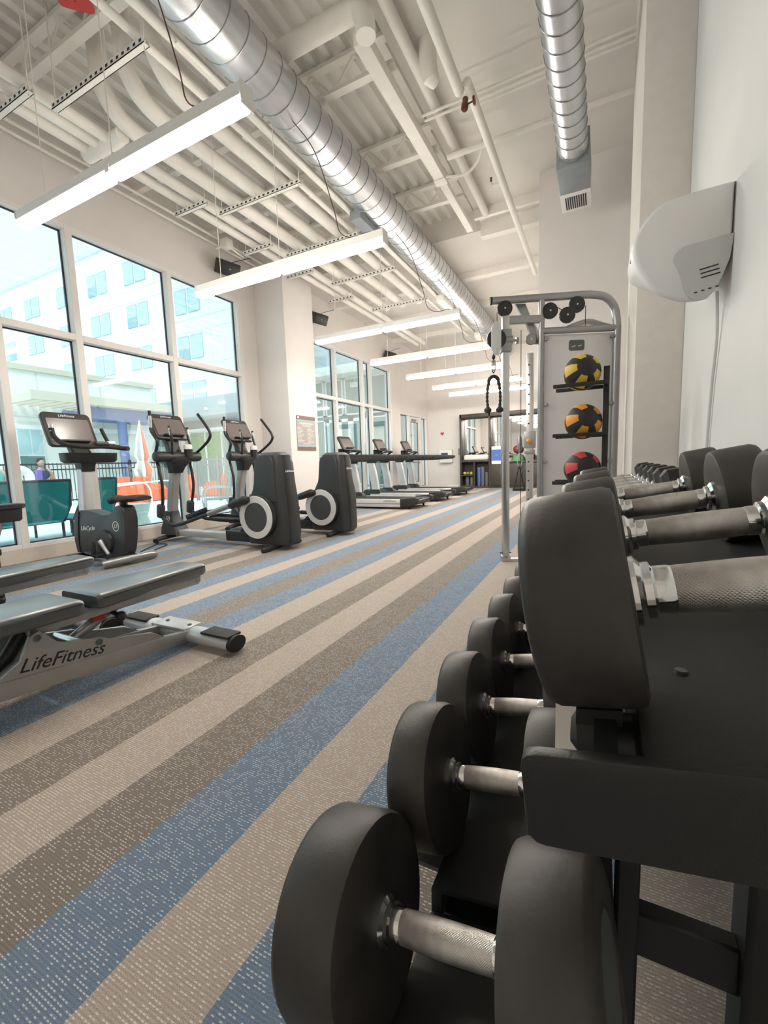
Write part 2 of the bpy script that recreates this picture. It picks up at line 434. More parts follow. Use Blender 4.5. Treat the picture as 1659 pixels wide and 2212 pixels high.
window('window_2', 'tall white framed storefront window behind the treadmills',
       [(8.5, 8.58), (9.68-w, 9.68), (11.10-w, 11.10), (11.615-w, 11.615), (12.88, 12.97)], .163, 4.03, [(2.70, 2.785)])
# low glazed bay with the patio door
r = struct('window_3', loc=(0, 0, 0), label='low glazed bay with side lights around the patio door')
for a, b in ((13.53, 13.62), (14.33, 14.42), (15.42, 15.52), (16.08, 16.2)):
    obj('mullion', G().b2((WL-.15, a, 0), (WL+.004, b, 2.77), .003, 1), M['frame'], r)
for a, b in ((13.62, 14.33), (14.42, 15.42), (15.52, 16.08)):
    obj('head', G().b2((WL-.15, a, 2.70), (WL+.004, b, 2.77)), M['frame'], r)
for a, b in ((13.62, 14.33), (15.52, 16.08)):
    obj('sill', G().b2((WL-.15, a, 0), (WL+.003, b, .10)), M['frame'], r)
    pane(r, a, b, .10, 2.70, WL-.11)
d = struct('door_1', loc=(0, 0, 0), label='white framed glass patio door at the far end')
for a, b, c_, e in ((14.42, 14.54, .01, 2.66), (15.30, 15.42, .01, 2.66), (14.54, 15.30, .01, .28), (14.54, 15.30, 2.50, 2.66)):
    obj('stile', G().b2((WL-.10, a, c_), (WL-.03, b, e), .003, 1), M['frame'], d)
pane(d, 14.54, 15.30, .28, 2.50, WL-.07)
obj('door_closer', G().b2((WL-.03, 14.62, 2.52), (WL+.03, 14.95, 2.60), .008), M['silver'], d)
obj('push_bar', G().b2((WL-.03, 14.56, 1.0), (WL+.02, 15.3, 1.05), .008), M['silver'], d)

# ceiling: ribbed deck over the machines, flat soffits elsewhere
g = G(); prof = []
x = WL-.2; zz = 5.40
while x < -2.0:
    prof += [(x, zz), (x+.075, zz), (x+.10, zz+.06), (x+.165, zz+.06), ]
    x += .19
prof += [(x, zz), (x, zz+.2), (WL-.2, zz+.2)]
g.prism(prof, (0, YF, 0), (1, 0, 0), (0, 0, 1), (0, 10.0, 0))
struct('ceiling', g, M['ceil'], 'white ribbed metal roof deck above the machines')
struct('ceiling_soffit', G().b2((-1.95, YF, 5.12), (WR+.2, 8.0, 5.62)), M['slab'], 'flat off white soffit above the cable machine')
struct('ceiling_far', G().b2((WL-.2, 8.0, 5.05), (WR+.2, YB+.2, 5.62)), M['slab'], 'flat off white ceiling at the far end')
g = G()
for y in (9.6, 11.4, 13.2): g.b2((WL, y-.09, 4.92), (-.876, y+.09, 5.06))
struct('trim_1', g, M['steelw'], 'shallow white beams under the far ceiling')
struct('trim_2', G().b2((-1.95, 7.9, 4.9), (-.876, 8.05, 5.13)).b2((-1.95, 7.45, 4.98), (-.876, 7.52, 5.13)), M['steelw'], 'white cross beams ahead of the wall return')
struct('trim_3', G().prism([(0, 0), (1.5, 0), (1.5, .5), (0, .0001)], (-1.35, 3.9, 4.98), (1, 0, 0), (0, -1, .0), (0, 0, .14), 0), M['slab'], 'wedge shaped soffit panel beside the small duct')

# ---------------------------------------------------------------- roof joists
for i, (y, lab) in enumerate(((2.75, 'white open web roof joist near the red tag'), (4.42, 'white open web roof joist above the long strut behind the lamp'),
                              (5.75, 'white open web roof joist over the second ceiling lamp'), (6.9, 'white open web roof joist nearest the far flat ceiling'),
                              (1.2, 'white open web roof joist above the nearest flat bench'))):
    t = thing('roof_joist', lab, 'joist', (0, y, 0), 0, 'open web roof joists'); x0 = -5.44 if y == 6.9 else WL
    for zc in (5.06, 5.36):
        obj('chord', G().prism([(-.045, 0), (.045, 0), (.045, .04), (.037, .04), (.037, .008), (-.037, .008), (-.037, .04), (-.045, .04)], (x0, 0, zc-.012 if zc < 5.2 else zc-.02), (0, 1, 0), (0, 0, 1), (-1.95-x0, 0, 0)), M['steelw'], t)
    g = G(); x = x0+.1; up_ = True
    while x < -2.3:
        g.cyl((x, 0, 5.07 if up_ else 5.35), (x+.28, 0, 5.35 if up_ else 5.07), .012, n=6); x += .28; up_ = not up_
    obj('web_bars', g, M['steelw'], t)

# ---------------------------------------------------------------- pipe struts and pipes
def strut(x0, x1, y, lab):
    t = thing('strut_hanger', lab, 'strut', (x0, y, 4.5), 0, 'perforated pipe struts')
    L = x1-x0
    g = G().b2((0, -.028, 0), (L, .028, .004)).b2((0, -.028, 0), (L, -.022, .05)).b2((0, .022, 0), (L, .028, .05))
    obj('channel', g, M['steelw'], t)
    n = int(L/.075); g = G()
    for k in range(n):
        xx = .04+k*(L-.08)/max(n-1, 1)
        g.b2((xx-.016, -.0295, .015), (xx+.016, -.0275, .036), 0)
    obj('slots', g, M['hole'], t)['kind'] = 'stuff'
    for xx in (.03, L-.03):
        obj('rod', G().cyl((xx, 0, -.03), (xx, 0, .555 if (y > 8 or y == 4.40) else .905), .006, n=8), M['steelw'], t)
for k, (y, lab) in enumerate(((2.66, 'long perforated strut beside the red tag'), (4.68, 'long perforated strut behind the brightest ceiling lamp'), (6.09, 'long perforated strut just above the second ceiling lamp'),
                              (7.42, 'long perforated strut between second and third ceiling lamps'), (9.1, 'long perforated strut over the first treadmill'))):
    strut(-4.75, -3.38, y, lab)
for k, (y, lab) in enumerate(((2.44, 'short perforated strut above the window wall, next to the pipe header'), (4.40, 'short perforated strut above the middle window mullion'), (5.67, 'short perforated strut behind the first loudspeaker'),
                              (6.75, 'short perforated strut beside the white column'), (8.15, 'short perforated strut past the white column'))):
    strut(-5.29, -4.70, y, lab)

PZ = 4.555
def pipe(lab, pts, r, n=14, name='insulated_pipe', m='pipe', group='white insulated pipes', k=6, coup=()):
    o = tag(obj(name, G().tube(pts, r, n), M[m]), lab, 'pipe', group)
    return o
for i, (x, rr, lab) in enumerate(((-4.52, .085, 'thick white insulated pipe with riser, window side of three'), (-4.12, .085, 'thick white insulated pipe with riser, middle of three'), (-3.72, .085, 'thick white insulated pipe with riser, duct side of three'))):
    z = PZ+rr
    pts = [(x, 2.98, 5.38), (x, 2.98, 5.0)] + cr([(x, 2.98, 5.0), (x, 3.0, z+.22), (x, 3.12, z+.07), (x, 3.32, z+.005), (x, 3.6, z)], 5)[1:]
    pts += [(x, 9.4, z)]
    pipe(lab, pts, rr)
pipe('slim white pipe beside the round duct, outer one', [(-3.485, 1.0, 4.60), (-3.485, 12.5, 4.60)], .035, 10, 'pipe')
pipe('slim white pipe beside the round duct, inner one', [(-3.30, 1.0, 4.66), (-3.30, 12.5, 4.66)], .045, 10, 'pipe')
pipe('slim white conduit under the round duct edge', [(-3.20, 2.8, 4.56), (-3.20, 9.5, 4.56)], .022, 8, 'pipe')
pipe('white insulated pipe next to the window wall, thicker one', [(-4.86, 3.30, PZ+.065), (-4.86, 12.6, PZ+.065)], .065)
pipe('white insulated pipe next to the window wall, thinner one', [(-5.08, 3.30, PZ+.055), (-5.08, 12.6, PZ+.055)], .055)
for i, x in enumerate((-5.17, -4.99, -4.815)):
    pipe(('outer', 'middle', 'inner')[i]+' of three short white pipes meeting the cross header', [(x, .4, 4.62), (x, 3.19, 4.62)], .06)
pipe('white cross header pipe joining the short pipes', [(-5.26, 3.24, 4.60), (-4.615, 3.24, 4.60)], .075)
pipe('thin white conduit running along the top of the window wall', [(-5.98, .6, 4.86), (-5.98, 6.772, 4.86)], .02, 8, 'conduit')
pipe('thin white conduit beside the window wall conduit', [(-5.86, 2.2, 4.9), (-5.86, 6.772, 4.9)], .02, 8, 'conduit')
o = tag(obj('junction_box', G().box((-5.72, 5.72, 4.80), (.16, .14, .14), None, .01).cyl((-5.95, 5.7, 4.78), (-5.72, 5.72, 4.78), .02).cyl((-5.72, 5.72, 4.78), (-5.72, 6.1, 4.74), .018), M['steelw']), 'white junction box beside the first loudspeaker', 'junction box')
pipe('thick white pipe crossing above the round duct with down elbow', [(-3.3, 3.73, 5.02), (-2.12, 3.73, 5.02)]+cr([(-2.12, 3.73, 5.02), (-1.99, 3.73, 5.0), (-1.93, 3.73, 4.90), (-1.92, 3.73, 4.76)], 5)[1:], .09)
pipe('white drop pipe with rounded end beside the valve pipe', [(-1.60, 4.42, 5.13), (-1.60, 4.42, 4.92), (-1.58, 4.44, 4.80), (-1.55, 4.5, 4.78)], [.085, .085, .08, .05])
pipe('white pipe bend crossing above the drop pipe', cr([(-1.56, 2.6, 5.03), (-1.56, 3.3, 4.99), (-1.50, 3.66, 4.95), (-1.36, 3.80, 4.95)], 6), .07)
pipe('white sprinkler pipe ending at the rusty valve', [(-1.34, .8, 4.70), (-1.34, 4.60, 4.70)], .05)
pipe('white sprinkler pipe running on past the rusty valve', [(-1.25, 4.55, 4.72), (-1.25, 9.5, 4.72)], .045)
t = thing('sprinkler_valve', 'rusty brass valve with handwheel at the pipe end', 'valve', (-1.30, 4.66, 4.62))
obj('valve_body', G().lathe([(.02, -.09), (.035, -.07), (.035, -.02), (.025, 0), (.03, .05)], ax=(0, .35, 1), n=14), M['brass'], t)
obj('handwheel', G().cyl((.02, 0, -.02), (.09, 0, -.01), .008).cyl((.085, 0, -.01), (.10, 0, -.01), .04, n=14), M['brass'], t)
t = thing('wireway', 'long white cable tray duct beside the round duct', 'cable tray', (-2.05, 3.86, 4.86))
obj('trough', G().b2((-.07, 0, 0), (.07, 2.24, .12), .006), M['steelw'], t)
obj('end_section', G().b2((-.052, 2.24, .01), (.052, 3.74, .09), .006), M['steelw'], t)
obj('collar', G().b2((-.08, 2.16, -.01), (.08, 2.30, .13), .006), M['steelw'], t)
pipe('dim grey pipe running beside the white cable tray', [(-1.755, 1.5, 5.02), (-1.755, 7.455, 5.02)], .055, 12, 'pipe', 'slab')
for y, z, x0, x1, rr, lab in ((5.02, 4.945, -1.9, .212, .014, 'nearest of the thin conduits crossing under the flat soffit'), (5.10, 4.945, -1.9, .212, .014, 'middle of the thin conduits crossing under the flat soffit'), (5.17, 4.945, -1.5, .5, .014, 'farthest of the thin conduits crossing under the flat soffit'),
                              (5.78, 4.93, -1.85, .5, .035, 'white cross pipe under the flat soffit')):
    pipe(lab, [(x0, y, z), (x1, y, z)], rr, 8, 'conduit')
pipe('curved white cable drooping from the cable tray', cr([(-1.96, 6.05, 4.88), (-1.7, 6.1, 4.86), (-1.5, 6.0, 4.93), (-1.4, 5.8, 5.0)], 5), .018, 8, 'conduit')
t = thing('fire_sprinkler', 'small sprinkler head on a stub off the white pipe', 'sprinkler', (-1.25, 6.3, 4.72))
obj('stub', G().cyl((-.038, 0, 0), (-.16, 0, 0), .022).cyl((-.16, 0, -.03), (-.16, 0, .05), .02), M['pipe'], t)
obj('head', G().lathe([(.012, 0), (.014, .03), (.006, .05), (.018, .055), (.018, .06)], (-.16, 0, .05), n=10), M['brass'], t)
t = thing('pipe_riser_tag', 'red metal tag hanging below the joists', 'tag', (-3.655, 2.28, 4.62))
obj('plate', G().prism(rrect(.24, .15, .035), (0, 0, 0), (.7, .72, 0), (.72, -.7, 0), (0, 0, .008)), M['red'], t)
obj('hanger', G().cyl((0, 0, 0), (0, 0, .75), .005, n=6), M['steelw'], t)

# ---------------------------------------------------------------- ducts
def duct(name, lab, x, z, r, y0, y1, pitch):
    t = thing(name, lab, 'duct', (x, y0, z))
    obj('shell', G().cyl((0, 0, 0), (0, y1-y0, 0), r, n=48), M['galv'], t)
    pts = []; N = int((y1-y0)/pitch*20)
    for i in range(N+1):
        a = 2*math.pi*i/20
        pts.append((math.cos(a)*(r+.002), (y1-y0)*i/N, math.sin(a)*(r+.002)))
    obj('spiral_seam', G().tube(pts, .0055, 6), M['seam'], t)
    return t
t = duct('spiral_duct', 'big galvanised spiral duct running the length of the room', -2.905, 4.68, .23, -1.0, 15.2, .205)
for y in (6.35, 9.4, 12.2):
    obj('joint_band', G().cyl((0, y+1-.03, 0), (0, y+1+.03, 0), .236, n=40), M['galv'], t)
for k, (y, lab) in enumerate(((5.82, 'grey duct side box above the second ceiling lamp'), (9.3, 'pale duct side box above the third ceiling lamp'), (12.38, 'pale duct side box above the fifth ceiling lamp'))):
    tag(obj('duct_register', G().b2((-3.17, y-.33, 4.385), (-3.0, y+.33, 4.505), .006), M['plenum' if k == 0 else 'steelw']), lab, 'duct box')
t = duct('supply_duct', 'small galvanised spiral duct ending in a grey box', -.345, 4.37, .15, -1.0, 5.5, .17)
pb = obj('plenum_box', G().b2((-.165, 6.48, -.17), (.165, 7.02, .17), .004), M['plenum'], t)
gr = obj('grille', G().b2((-.17, 7.02, -.175), (.17, 7.44, .17), .006), M['white'], t)
for k in range(10):
    x = -.11+k*.0245
    obj('slat', G().b2((x-.007, 7.09, -.179), (x+.007, 7.37, -.171)), M['slot'], gr)

# ---------------------------------------------------------------- ceiling lamps
LX0, LX1, LZ = -4.32, -1.84, 3.12
labs = ['long lit twin fluorescent lamp nearest the big duct start', 'long lit twin fluorescent lamp in front of the white column', 'long lit twin fluorescent lamp just past the white column',
        'long lit twin fluorescent lamp over the first treadmill', 'long lit twin fluorescent lamp over the second treadmill', 'long lit twin fluorescent lamp over the third treadmill', 'long lit twin fluorescent lamp nearest the far wall',
        'long lit twin fluorescent lamp above the flat benches']
for i, y in enumerate((2.07, 3.82, 6.22, 8.15, 10.0, 11.85, 13.35)):
    t = thing('ceiling_lamp', labs[i], 'lamp', (LX0, y, LZ), 0, 'hanging fluorescent lamps')
    L = LX1-LX0
    obj('housing', G().b2((0, -.047, 0), (L, .047, .075), .004, 1), M['white'], t)
    for xe in (-.008, L+.001): obj('end_cap', G().b2((xe, -.051, -.045), (xe+.007, .051, .079), .002, 1), M['white'], t)
    for a, b in ((.02, L/2-.035), (L/2+.035, L-.02)):
        obj('lamp_tube', G().loft([[V((x, math.cos(q)*.046, -.022+math.sin(q)*.036)) for q in [math.pi*2*k/12 for k in range(12)]] for x in (a, b)]), M['tube'], t)
    obj('joiner', G().b2((L/2-.025, -.05, -.02), (L/2+.025, .05, .055), .003), M['white'], t)
    for xx in (.38, L/2):
        obj('hanging_wire', G().cyl((xx, 0, .05), (xx, 0, 1.408 if xx > 1 else (1.935 if y > 8 else 2.285)), .004, n=6), M['steelw'], t)
    obj('power_cord', G().tube(cr([(L-.10, 0, .07), (L-.18, .0, .10), (L-.36, .0, .10), (L-.50, .02, .20), (L-.56, .03, .42), (L-.75, .03, 1.0), (L-.98, 0, 1.345)], 5), .0045, 6), M['brass'], t)

# ---------------------------------------------------------------- loudspeakers on the window wall
for i, (y, z, lab) in enumerate(((5.95, 4.60, 'black wall loudspeaker left of the white column'), (8.72, 4.50, 'black wall loudspeaker just past the white column'), (12.5, 4.42, 'black wall loudspeaker above the low patio door bay'))):
    t = thing('loudspeaker', lab, 'speaker', (WL+.20, y, z-.05), R(-14), 'window wall loudspeakers')
    rot = Mx.Rotation(R(26), 3, 'Y')
    obj('case', G().box((0, 0, 0), (.17, .40, .23), rot, .02, 3), M['speaker'], t)
    obj('grille', G().box(rot @ V((.086, 0, 0)), (.008, .37, .20), rot, .003), M['black'], t)
    obj('badge', G().box(rot @ V((.0915, 0, 0)), (.004, .025, .02), rot), M['silver'], t)
    obj('bracket', G().tube(cr([(-.05, 0, .03), (-.12, .0, .08), (-.21, .03, .08)], 4), .014, 8), M['black'], t)
    obj('wire', G().tube(cr([(-.08, .0, .08), (-.10, .2, .20), (.05, .45, .30)], 5), .006, 6), M['cable'], t)

# ---------------------------------------------------------------- sign on the column
t = thing('rules_sign', 'blue and brown gym rules sign on the white column', 'sign', (-5.435, 7.27, 1.70))
obj('board', G().prism(rrect(.62, .70, .02), (.002, 0, 0), (0, 1, 0), (0, 0, 1), (.012, 0, 0)), M['purple'], t)
obj('top_band', G().b2((.0135, -.31, .27), (.0155, .31, .347)), M['brown'], t)
obj('bottom_band', G().b2((.0135, -.31, -.347), (.0155, .31, -.27)), M['brown'], t)
obj('badge', G().b2((.0155, -.28, .295), (.0165, -.23, .33)), M['letw'], t)
obj('pale_band', G().b2((.0135, -.31, .235), (.0150, .31, .27)).b2((.0135, -.31, -.27), (.0150, .31, -.235)), M['bframe'], t)
g = G()
random.seed(3)
g.b2((.0140, -.22, .185), (.0148, .24, .215)).b2((.0140, -.15, .160), (.0148, .17, .172)).b2((.0140, -.15, .138), (.0148, .17, .150))
for c_ in (-.16, .16):
    for k in range(12):
        ww = random.uniform(.13, .24) if k % 4 else .10
        g.b2((.0140, c_-.13, .105-k*.026), (.0148, c_-.13+ww, .118-k*.026))
g.b2((.0140, -.14, -.215), (.0148, .14, -.20)).b2((.0140, -.10, -.245), (.0148, .10, -.232))
obj('small_print', g, M['signtext'], t)

# ---------------------------------------------------------------- wall unit by the rack
t = thing('wall_fan_unit', 'rounded white plastic wall unit mounted above the dumbbells', 'wall unit', (.5, 2.5, 1.98))
pr_ = [(0, .248), (-.236, .236), (-.326, .185), (-.389, .084), (-.380, -.004), (-.335, -.10), (-.279, -.178), (-.19, -.234), (-.10, -.245), (-.064, -.22), (-.012, -.088), (0, .02)]
def smooth2(p, k=4): return [(q.x, q.y) for q in cr([(a, b, 0) for a, b in p], k)]
pf = smooth2(pr_, 4)
cx, cz = -.16, .02
rings = []
for f_, yy in ((.90, -.012), (.965, .004), (1, .03), (1, .30), (.97, .36), (.88, .40), (.7, .42)):
    rings.append([V((min(0.0, cx+(a-cx)*f_) if a > -.02 else cx+(a-cx)*f_, yy, cz+(b-cz)*f_*(1 if b > cz else 1-.75*max(0, yy)/.42))) for a, b in pf])
obj('shell', G().loft(rings), M['whitep'], t, 60)
pp = smooth2([(0.0, .02), (-.10, .012), (-.188, .002), (-.222, -.04), (-.195, -.11), (-.168, -.20), (-.13, -.238), (-.085, -.232), (-.05, -.19), (-.01, -.08)], 4)
obj('side_panel', G().prism(pp, (0, -.016, 0), (1, 0, 0), (0, 0, 1), (0, .012, 0), .002), M['greyp'], t)
for k in range(3):
    obj('vent_slot', G().box((-.085+k*.004, -.0165, -.105-k*.018), (.07, .004, .005), Mx.Rotation(R(-8), 3, 'Y')), M['slot'], t)
for k in range(4):
    obj('vent_slot', G().box((-.13+k*.026, -.0165, -.205+k*.004), (.012, .004, .005)), M['slot'], t)
obj('logo', G().prism([(-.03, -.02), (.0, -.03), (.03, -.015), (.0, -.018)], (-.3895, .10, .05), (0, 1, 0), (0, 0, 1), (.004, 0, 0)).prism([(-.02, .03), (.02, .01), (.03, .0), (.02, .025)], (-.3895, .10, .05), (0, 1, 0), (0, 0, 1), (.004, 0, 0)), M['slot'], t)
obj('hanging_cord', G().tube(cr([(-.03, .10, -.18), (-.014, .14, -.38), (-.012, .20, -.58), (-.012, .24, -.83), (-.012, .25, -1.08), (-.012, .26, -1.6)], 6), .007, 8), M['white_cable'], t)

# ================================================================ dumbbell rack and dumbbells
TILT = R(10.3); TS = math.tan(TILT)
Y0, Y1 = .265, 2.72
def tray_z(x, x0, z0): return z0+(x-x0)*TS
t = thing('dumbbell_rack', 'black two tier dumbbell rack along the white wall', 'rack', (.1, 1.45, 0)); rack_root = t
def RB(a, c, bev=.003): return G().b2([a[0]-.1, a[1]-1.45, a[2]], [c[0]-.1, c[1]-1.45, c[2]], bev, 1)
def slope_sheet(xa, xb, x0, z0, y0, y1, th):
    pts = [(xa-.1, tray_z(xa, x0, z0)), (xb-.1, tray_z(xb, x0, z0)), (xb-.1, tray_z(xb, x0, z0)-th), (xa-.1, tray_z(xa, x0, z0)-th)]
    return G().prism(pts, (0, y0-1.45, 0), (1, 0, 0), (0, 0, 1), (0, y1-y0, 0))
UZ, LZT = .8735, .4480            # tray plane heights below the handle centres
UX, LXC = .095, -.135
# upper tier
obj('shelf', slope_sheet(.042, .31, UX, UZ+.005, Y0, Y1, .006), M['rack'], t)
for a, b, dz in ((.028, .042, .005), (.000, .014, .005), (.30, .314, .03)):
    obj('rail', slope_sheet(a, b, UX, UZ+dz, Y0, Y1, .035), M['rack'], t)
ep = []

for x, z in ((-.042, .866), (.33, .866+.372*TS), (.33, .866+.372*TS-.062), (-.035, .806)): ep.append((x-.1, z))
# rounded end plate
def round_poly(p, r, k=3):
    out = []
    n = len(p)
    for i in range(n):
        a = V((*p[i-1], 0)); b = V((*p[i], 0)); c = V((*p[(i+1) % n], 0))
        u1 = (a-b).normalized(); u2 = (c-b).normalized()
        for j in range(k+1):
            s = j/k; q = b+u1*r*(1-s)**2+u2*r*s**2
            out.append((q.x, q.y))
    return out
obj('end_plate', G().prism(round_poly(ep, .010), (0, .258-1.45, 0), (1, 0, 0), (0, 0, 1), (0, .010, 0), .0015), M['rack'], t)
obj('end_plate', G().prism(round_poly(ep, .010), (0, Y1-1.45, 0), (1, 0, 0), (0, 0, 1), (0, .010, 0), .0015), M['rack'], t)
obj('cross_stub', G().tube([(-.118, .385-1.45, .812), (-.112, .385-1.45, .812), (-.03, .385-1.45, .822), (.03, .385-1.45, .83)], [.010, .018, .019, .019], 14), M['rack'], t)
obj('bracket', G().prism([(-.036-.1, .745), (-.003-.1, .745), (-.003-.1, .765), (-.012-.1, .775), (-.012-.1, .788), (-.004-.1, .795), (-.004-.1, .806), (-.036-.1, .806)], (0, .45-1.45, 0), (1, 0, 0), (0, 0, 1), (0, .012, 0)), M['pillar'], t)
# lower tier
obj('shelf', slope_sheet(-.19, .012, LXC, LZT+.002, .515, Y1, .006), M['rack'], t)
for a, b, dz in ((-.205, -.19, .0), (.012, .026, .03)):
    obj('rail', slope_sheet(a, b, LXC, LZT+dz, .515, Y1, .045), M['rack'], t)
obj('shelf', slope_sheet(-.205, .0, LXC, .4125, .262, .515, .006), M['rack'], t)
for y in (.55, 1.5, 2.62):
    obj('upright', RB((.028, y-.03, 0.0), (.052, y+.03, .845), .003), M['rack'], t)
    obj('upright', RB((.15, y-.03, 0.0), (.21, y+.03, .86), .006), M['rack'], t)
    obj('brace', RB((.05, y-.012, .44), (.152, y+.012, .50), .003), M['rack'], t)
    obj('foot', RB((-.20, y-.035, 0.0), (.40, y+.035, .055), .01), M['rack'], t)
    obj('arm', RB((-.20, y-.025, .34), (.03, y+.025, .388), .006), M['rack'], t)
obj('stretcher', RB((.28, .33, .18), (.32, 2.60, .25), .005), M['rack'], t)
obj('stretcher', RB((.28, .33, .40), (.32, 2.60, .47), .005), M['rack'], t)
for x, y in ((.062, .40), (.19, .46), (.075, 1.5)):
    obj('bolt', G().cyl((x-.1, y-1.45, tray_z(x, UX, UZ)-.002), (x-.1, y-1.45, tray_z(x, UX, UZ)+.008), .0045, n=10), M['dark'], t)
LY = [.395+.2155*k for k in range(11)]
UY = [.350, .628, .910, 1.194]
for y in LY[1:]:
    for x in (-.245,):
        obj('saddle', G().prism([(-.05, 0), (-.036, .016), (0, .004), (.036, .016), (.05, 0), (.03, -.03), (-.03, -.03)], (x-.1-.02, y-1.45, tray_z(x, LXC, LZT)-.006), (0, 1, 0), (0, 0, 1), (.08, 0, 0)), M['rack'], t)
for y in ():
    obj('saddle', G().prism([(-.04, 0), (-.028, .012), (0, .002), (.028, .012), (.04, 0), (.025, -.028), (-.025, -.028)], (-.035-.1, y-1.45, tray_z(-.02, UX, UZ)-.004), (0, 1, 0), (0, 0, 1), (.06, 0, 0)), M['rack'], t)

def dumbbell(D, th, hl, hr):
    r = bpy.data.objects.new('dumbbell', None); COL.objects.link(r)
    rr = D/2; e = rr*.10
    for s in (-1, 1):
        prof = [(.02, 0), (rr-e, 0), (rr-e*.3, e*.25), (rr, e), (rr, th-e), (rr-e*.3, th-e*.3), (rr-e, th), (rr*.62, th), (rr*.60, th-.004), (.002, th-.004)]
        h = obj('head', G().lathe(prof, (s*hl/2, 0, 0), (s, 0, 0), 48), M['ureth'], r, 45)
        obj('cap', G().lathe([(rr*.58, th-.004), (rr*.56, th-.001), (.002, th-.001)], (s*hl/2, 0, 0), (s, 0, 0), 32), M['dark'], h)
        c = obj('collar', G().lathe([(hr*1.52, 0), (hr*1.52, .004), (hr*1.22, .008), (hr*1.22, .013), (hr*1.02, .015), (hr*1.02, .024), (hr*.98, .026)], (s*hl/2, 0, 0), (-s, 0, 0), 28), M['chrome'], r)
    N = 14; rg = []
    g = G()
    for i in range(N+1):
        x = -hl/2+.024+(hl-.048)*i/N
        k = hr*(1+.05*math.cos(2*x/hl*math.pi*.9))
        rg.append(g.ring((x, 0, 0), (1, 0, 0), k*.99, 28))
    g.loft(rg)
    obj('handle', g, M['knurl'], r)
    return r
def setd(o, x, y, z, lab, grp):
    o.location = (x, y, z); o.rotation_euler = (0, -TILT, 0)
    tag(o, lab, 'dumbbell', grp)
proto1 = dumbbell(.218, .084, .160, .0170)
proto = dumbbell(.2135, .066, .135, .0165)
ordl = ['nearest the rack end', 'second from the near rack end', 'third from the near rack end', 'fourth from the near rack end', 'fifth from the near rack end', 'sixth from the near rack end', 'seventh from the near rack end', 'eighth from the near rack end', 'ninth from the near rack end', 'tenth from the near rack end', 'farthest along the tier']
for i, y in enumerate(LY):
    o = proto1 if i == 0 else (proto if i == 1 else copy_tree(proto))
    setd(o, LXC-.002 if i else -.139, y, .5585 if i else .522, 'black round headed dumbbell on the lower tier, '+ordl[i], 'round dumbbells on the lower tier')
proto = dumbbell(.158, .064, .150, .0168)
ordu = ['nearest the rack end plate', 'second from the end plate', 'third from the end plate', 'beside the hex dumbbells']
for i, y in enumerate(UY):
    o = proto if i == 0 else copy_tree(proto)
    setd(o, UX+(.008 if i else .001), y, .960 if i else .9645, 'black round headed dumbbell on the upper tier, '+ordu[i], 'round dumbbells on the upper tier')
# rubber pads that carry the end dumbbell
for xa in (-.012, .185):
    o = obj('pad', slope_sheet(xa, xa+.03, UX, UZ+.0115, .325, .375, .012), M['rubber'], rack_root)
# hex dumbbells
def hexbell(af, th, hl):
    r = bpy.data.objects.new('hex_dumbbell', None); COL.objects.link(r)
    rr = af/math.sqrt(3)
    for s in (-1, 1):
        g = G()
        def hx(x, k): return [V((x, math.cos(R(60*j))*rr*k, math.sin(R(60*j))*rr*k)) for j in range(6)]
        g.loft([hx(s*hl/2, .72), hx(s*(hl/2+.016), 1), hx(s*(hl/2+th-.02), 1), hx(s*(hl/2+th), .68)])
        obj('head', g, M['rubber'], r, 20)
        obj('collar', G().lathe([(.021, 0), (.021, .006), (.016, .009), (.016, .016), (.0115, .022)], (s*hl/2, 0, 0), (-s, 0, 0), 20), M['chrome'], r)
    g = G(); rg = []
    for i in range(11):
        x = -hl/2+.02+(hl-.04)*i/10
        rg.append(g.ring((x, 0, 0), (1, 0, 0), .0125+.0035*math.sin(math.pi*i/10)**2, 20))
    obj('handle', g.loft(rg), M['chrome'], r)
    return r
proto = hexbell(.112, .075, .125)
for i, y in enumerate((1.42, 1.60, 1.78, 1.98, 2.20, 2.44)):
    o = proto if i == 0 else copy_tree(proto)
    setd(o, UX, y, UZ+.0618, 'black hex dumbbell with chrome handle, '+('next to the round dumbbells', 'second in the hex row', 'third in the hex row', 'fourth in the hex row', 'fifth in the hex row', 'at the rack far end')[i], 'hex dumbbells on the upper tier')

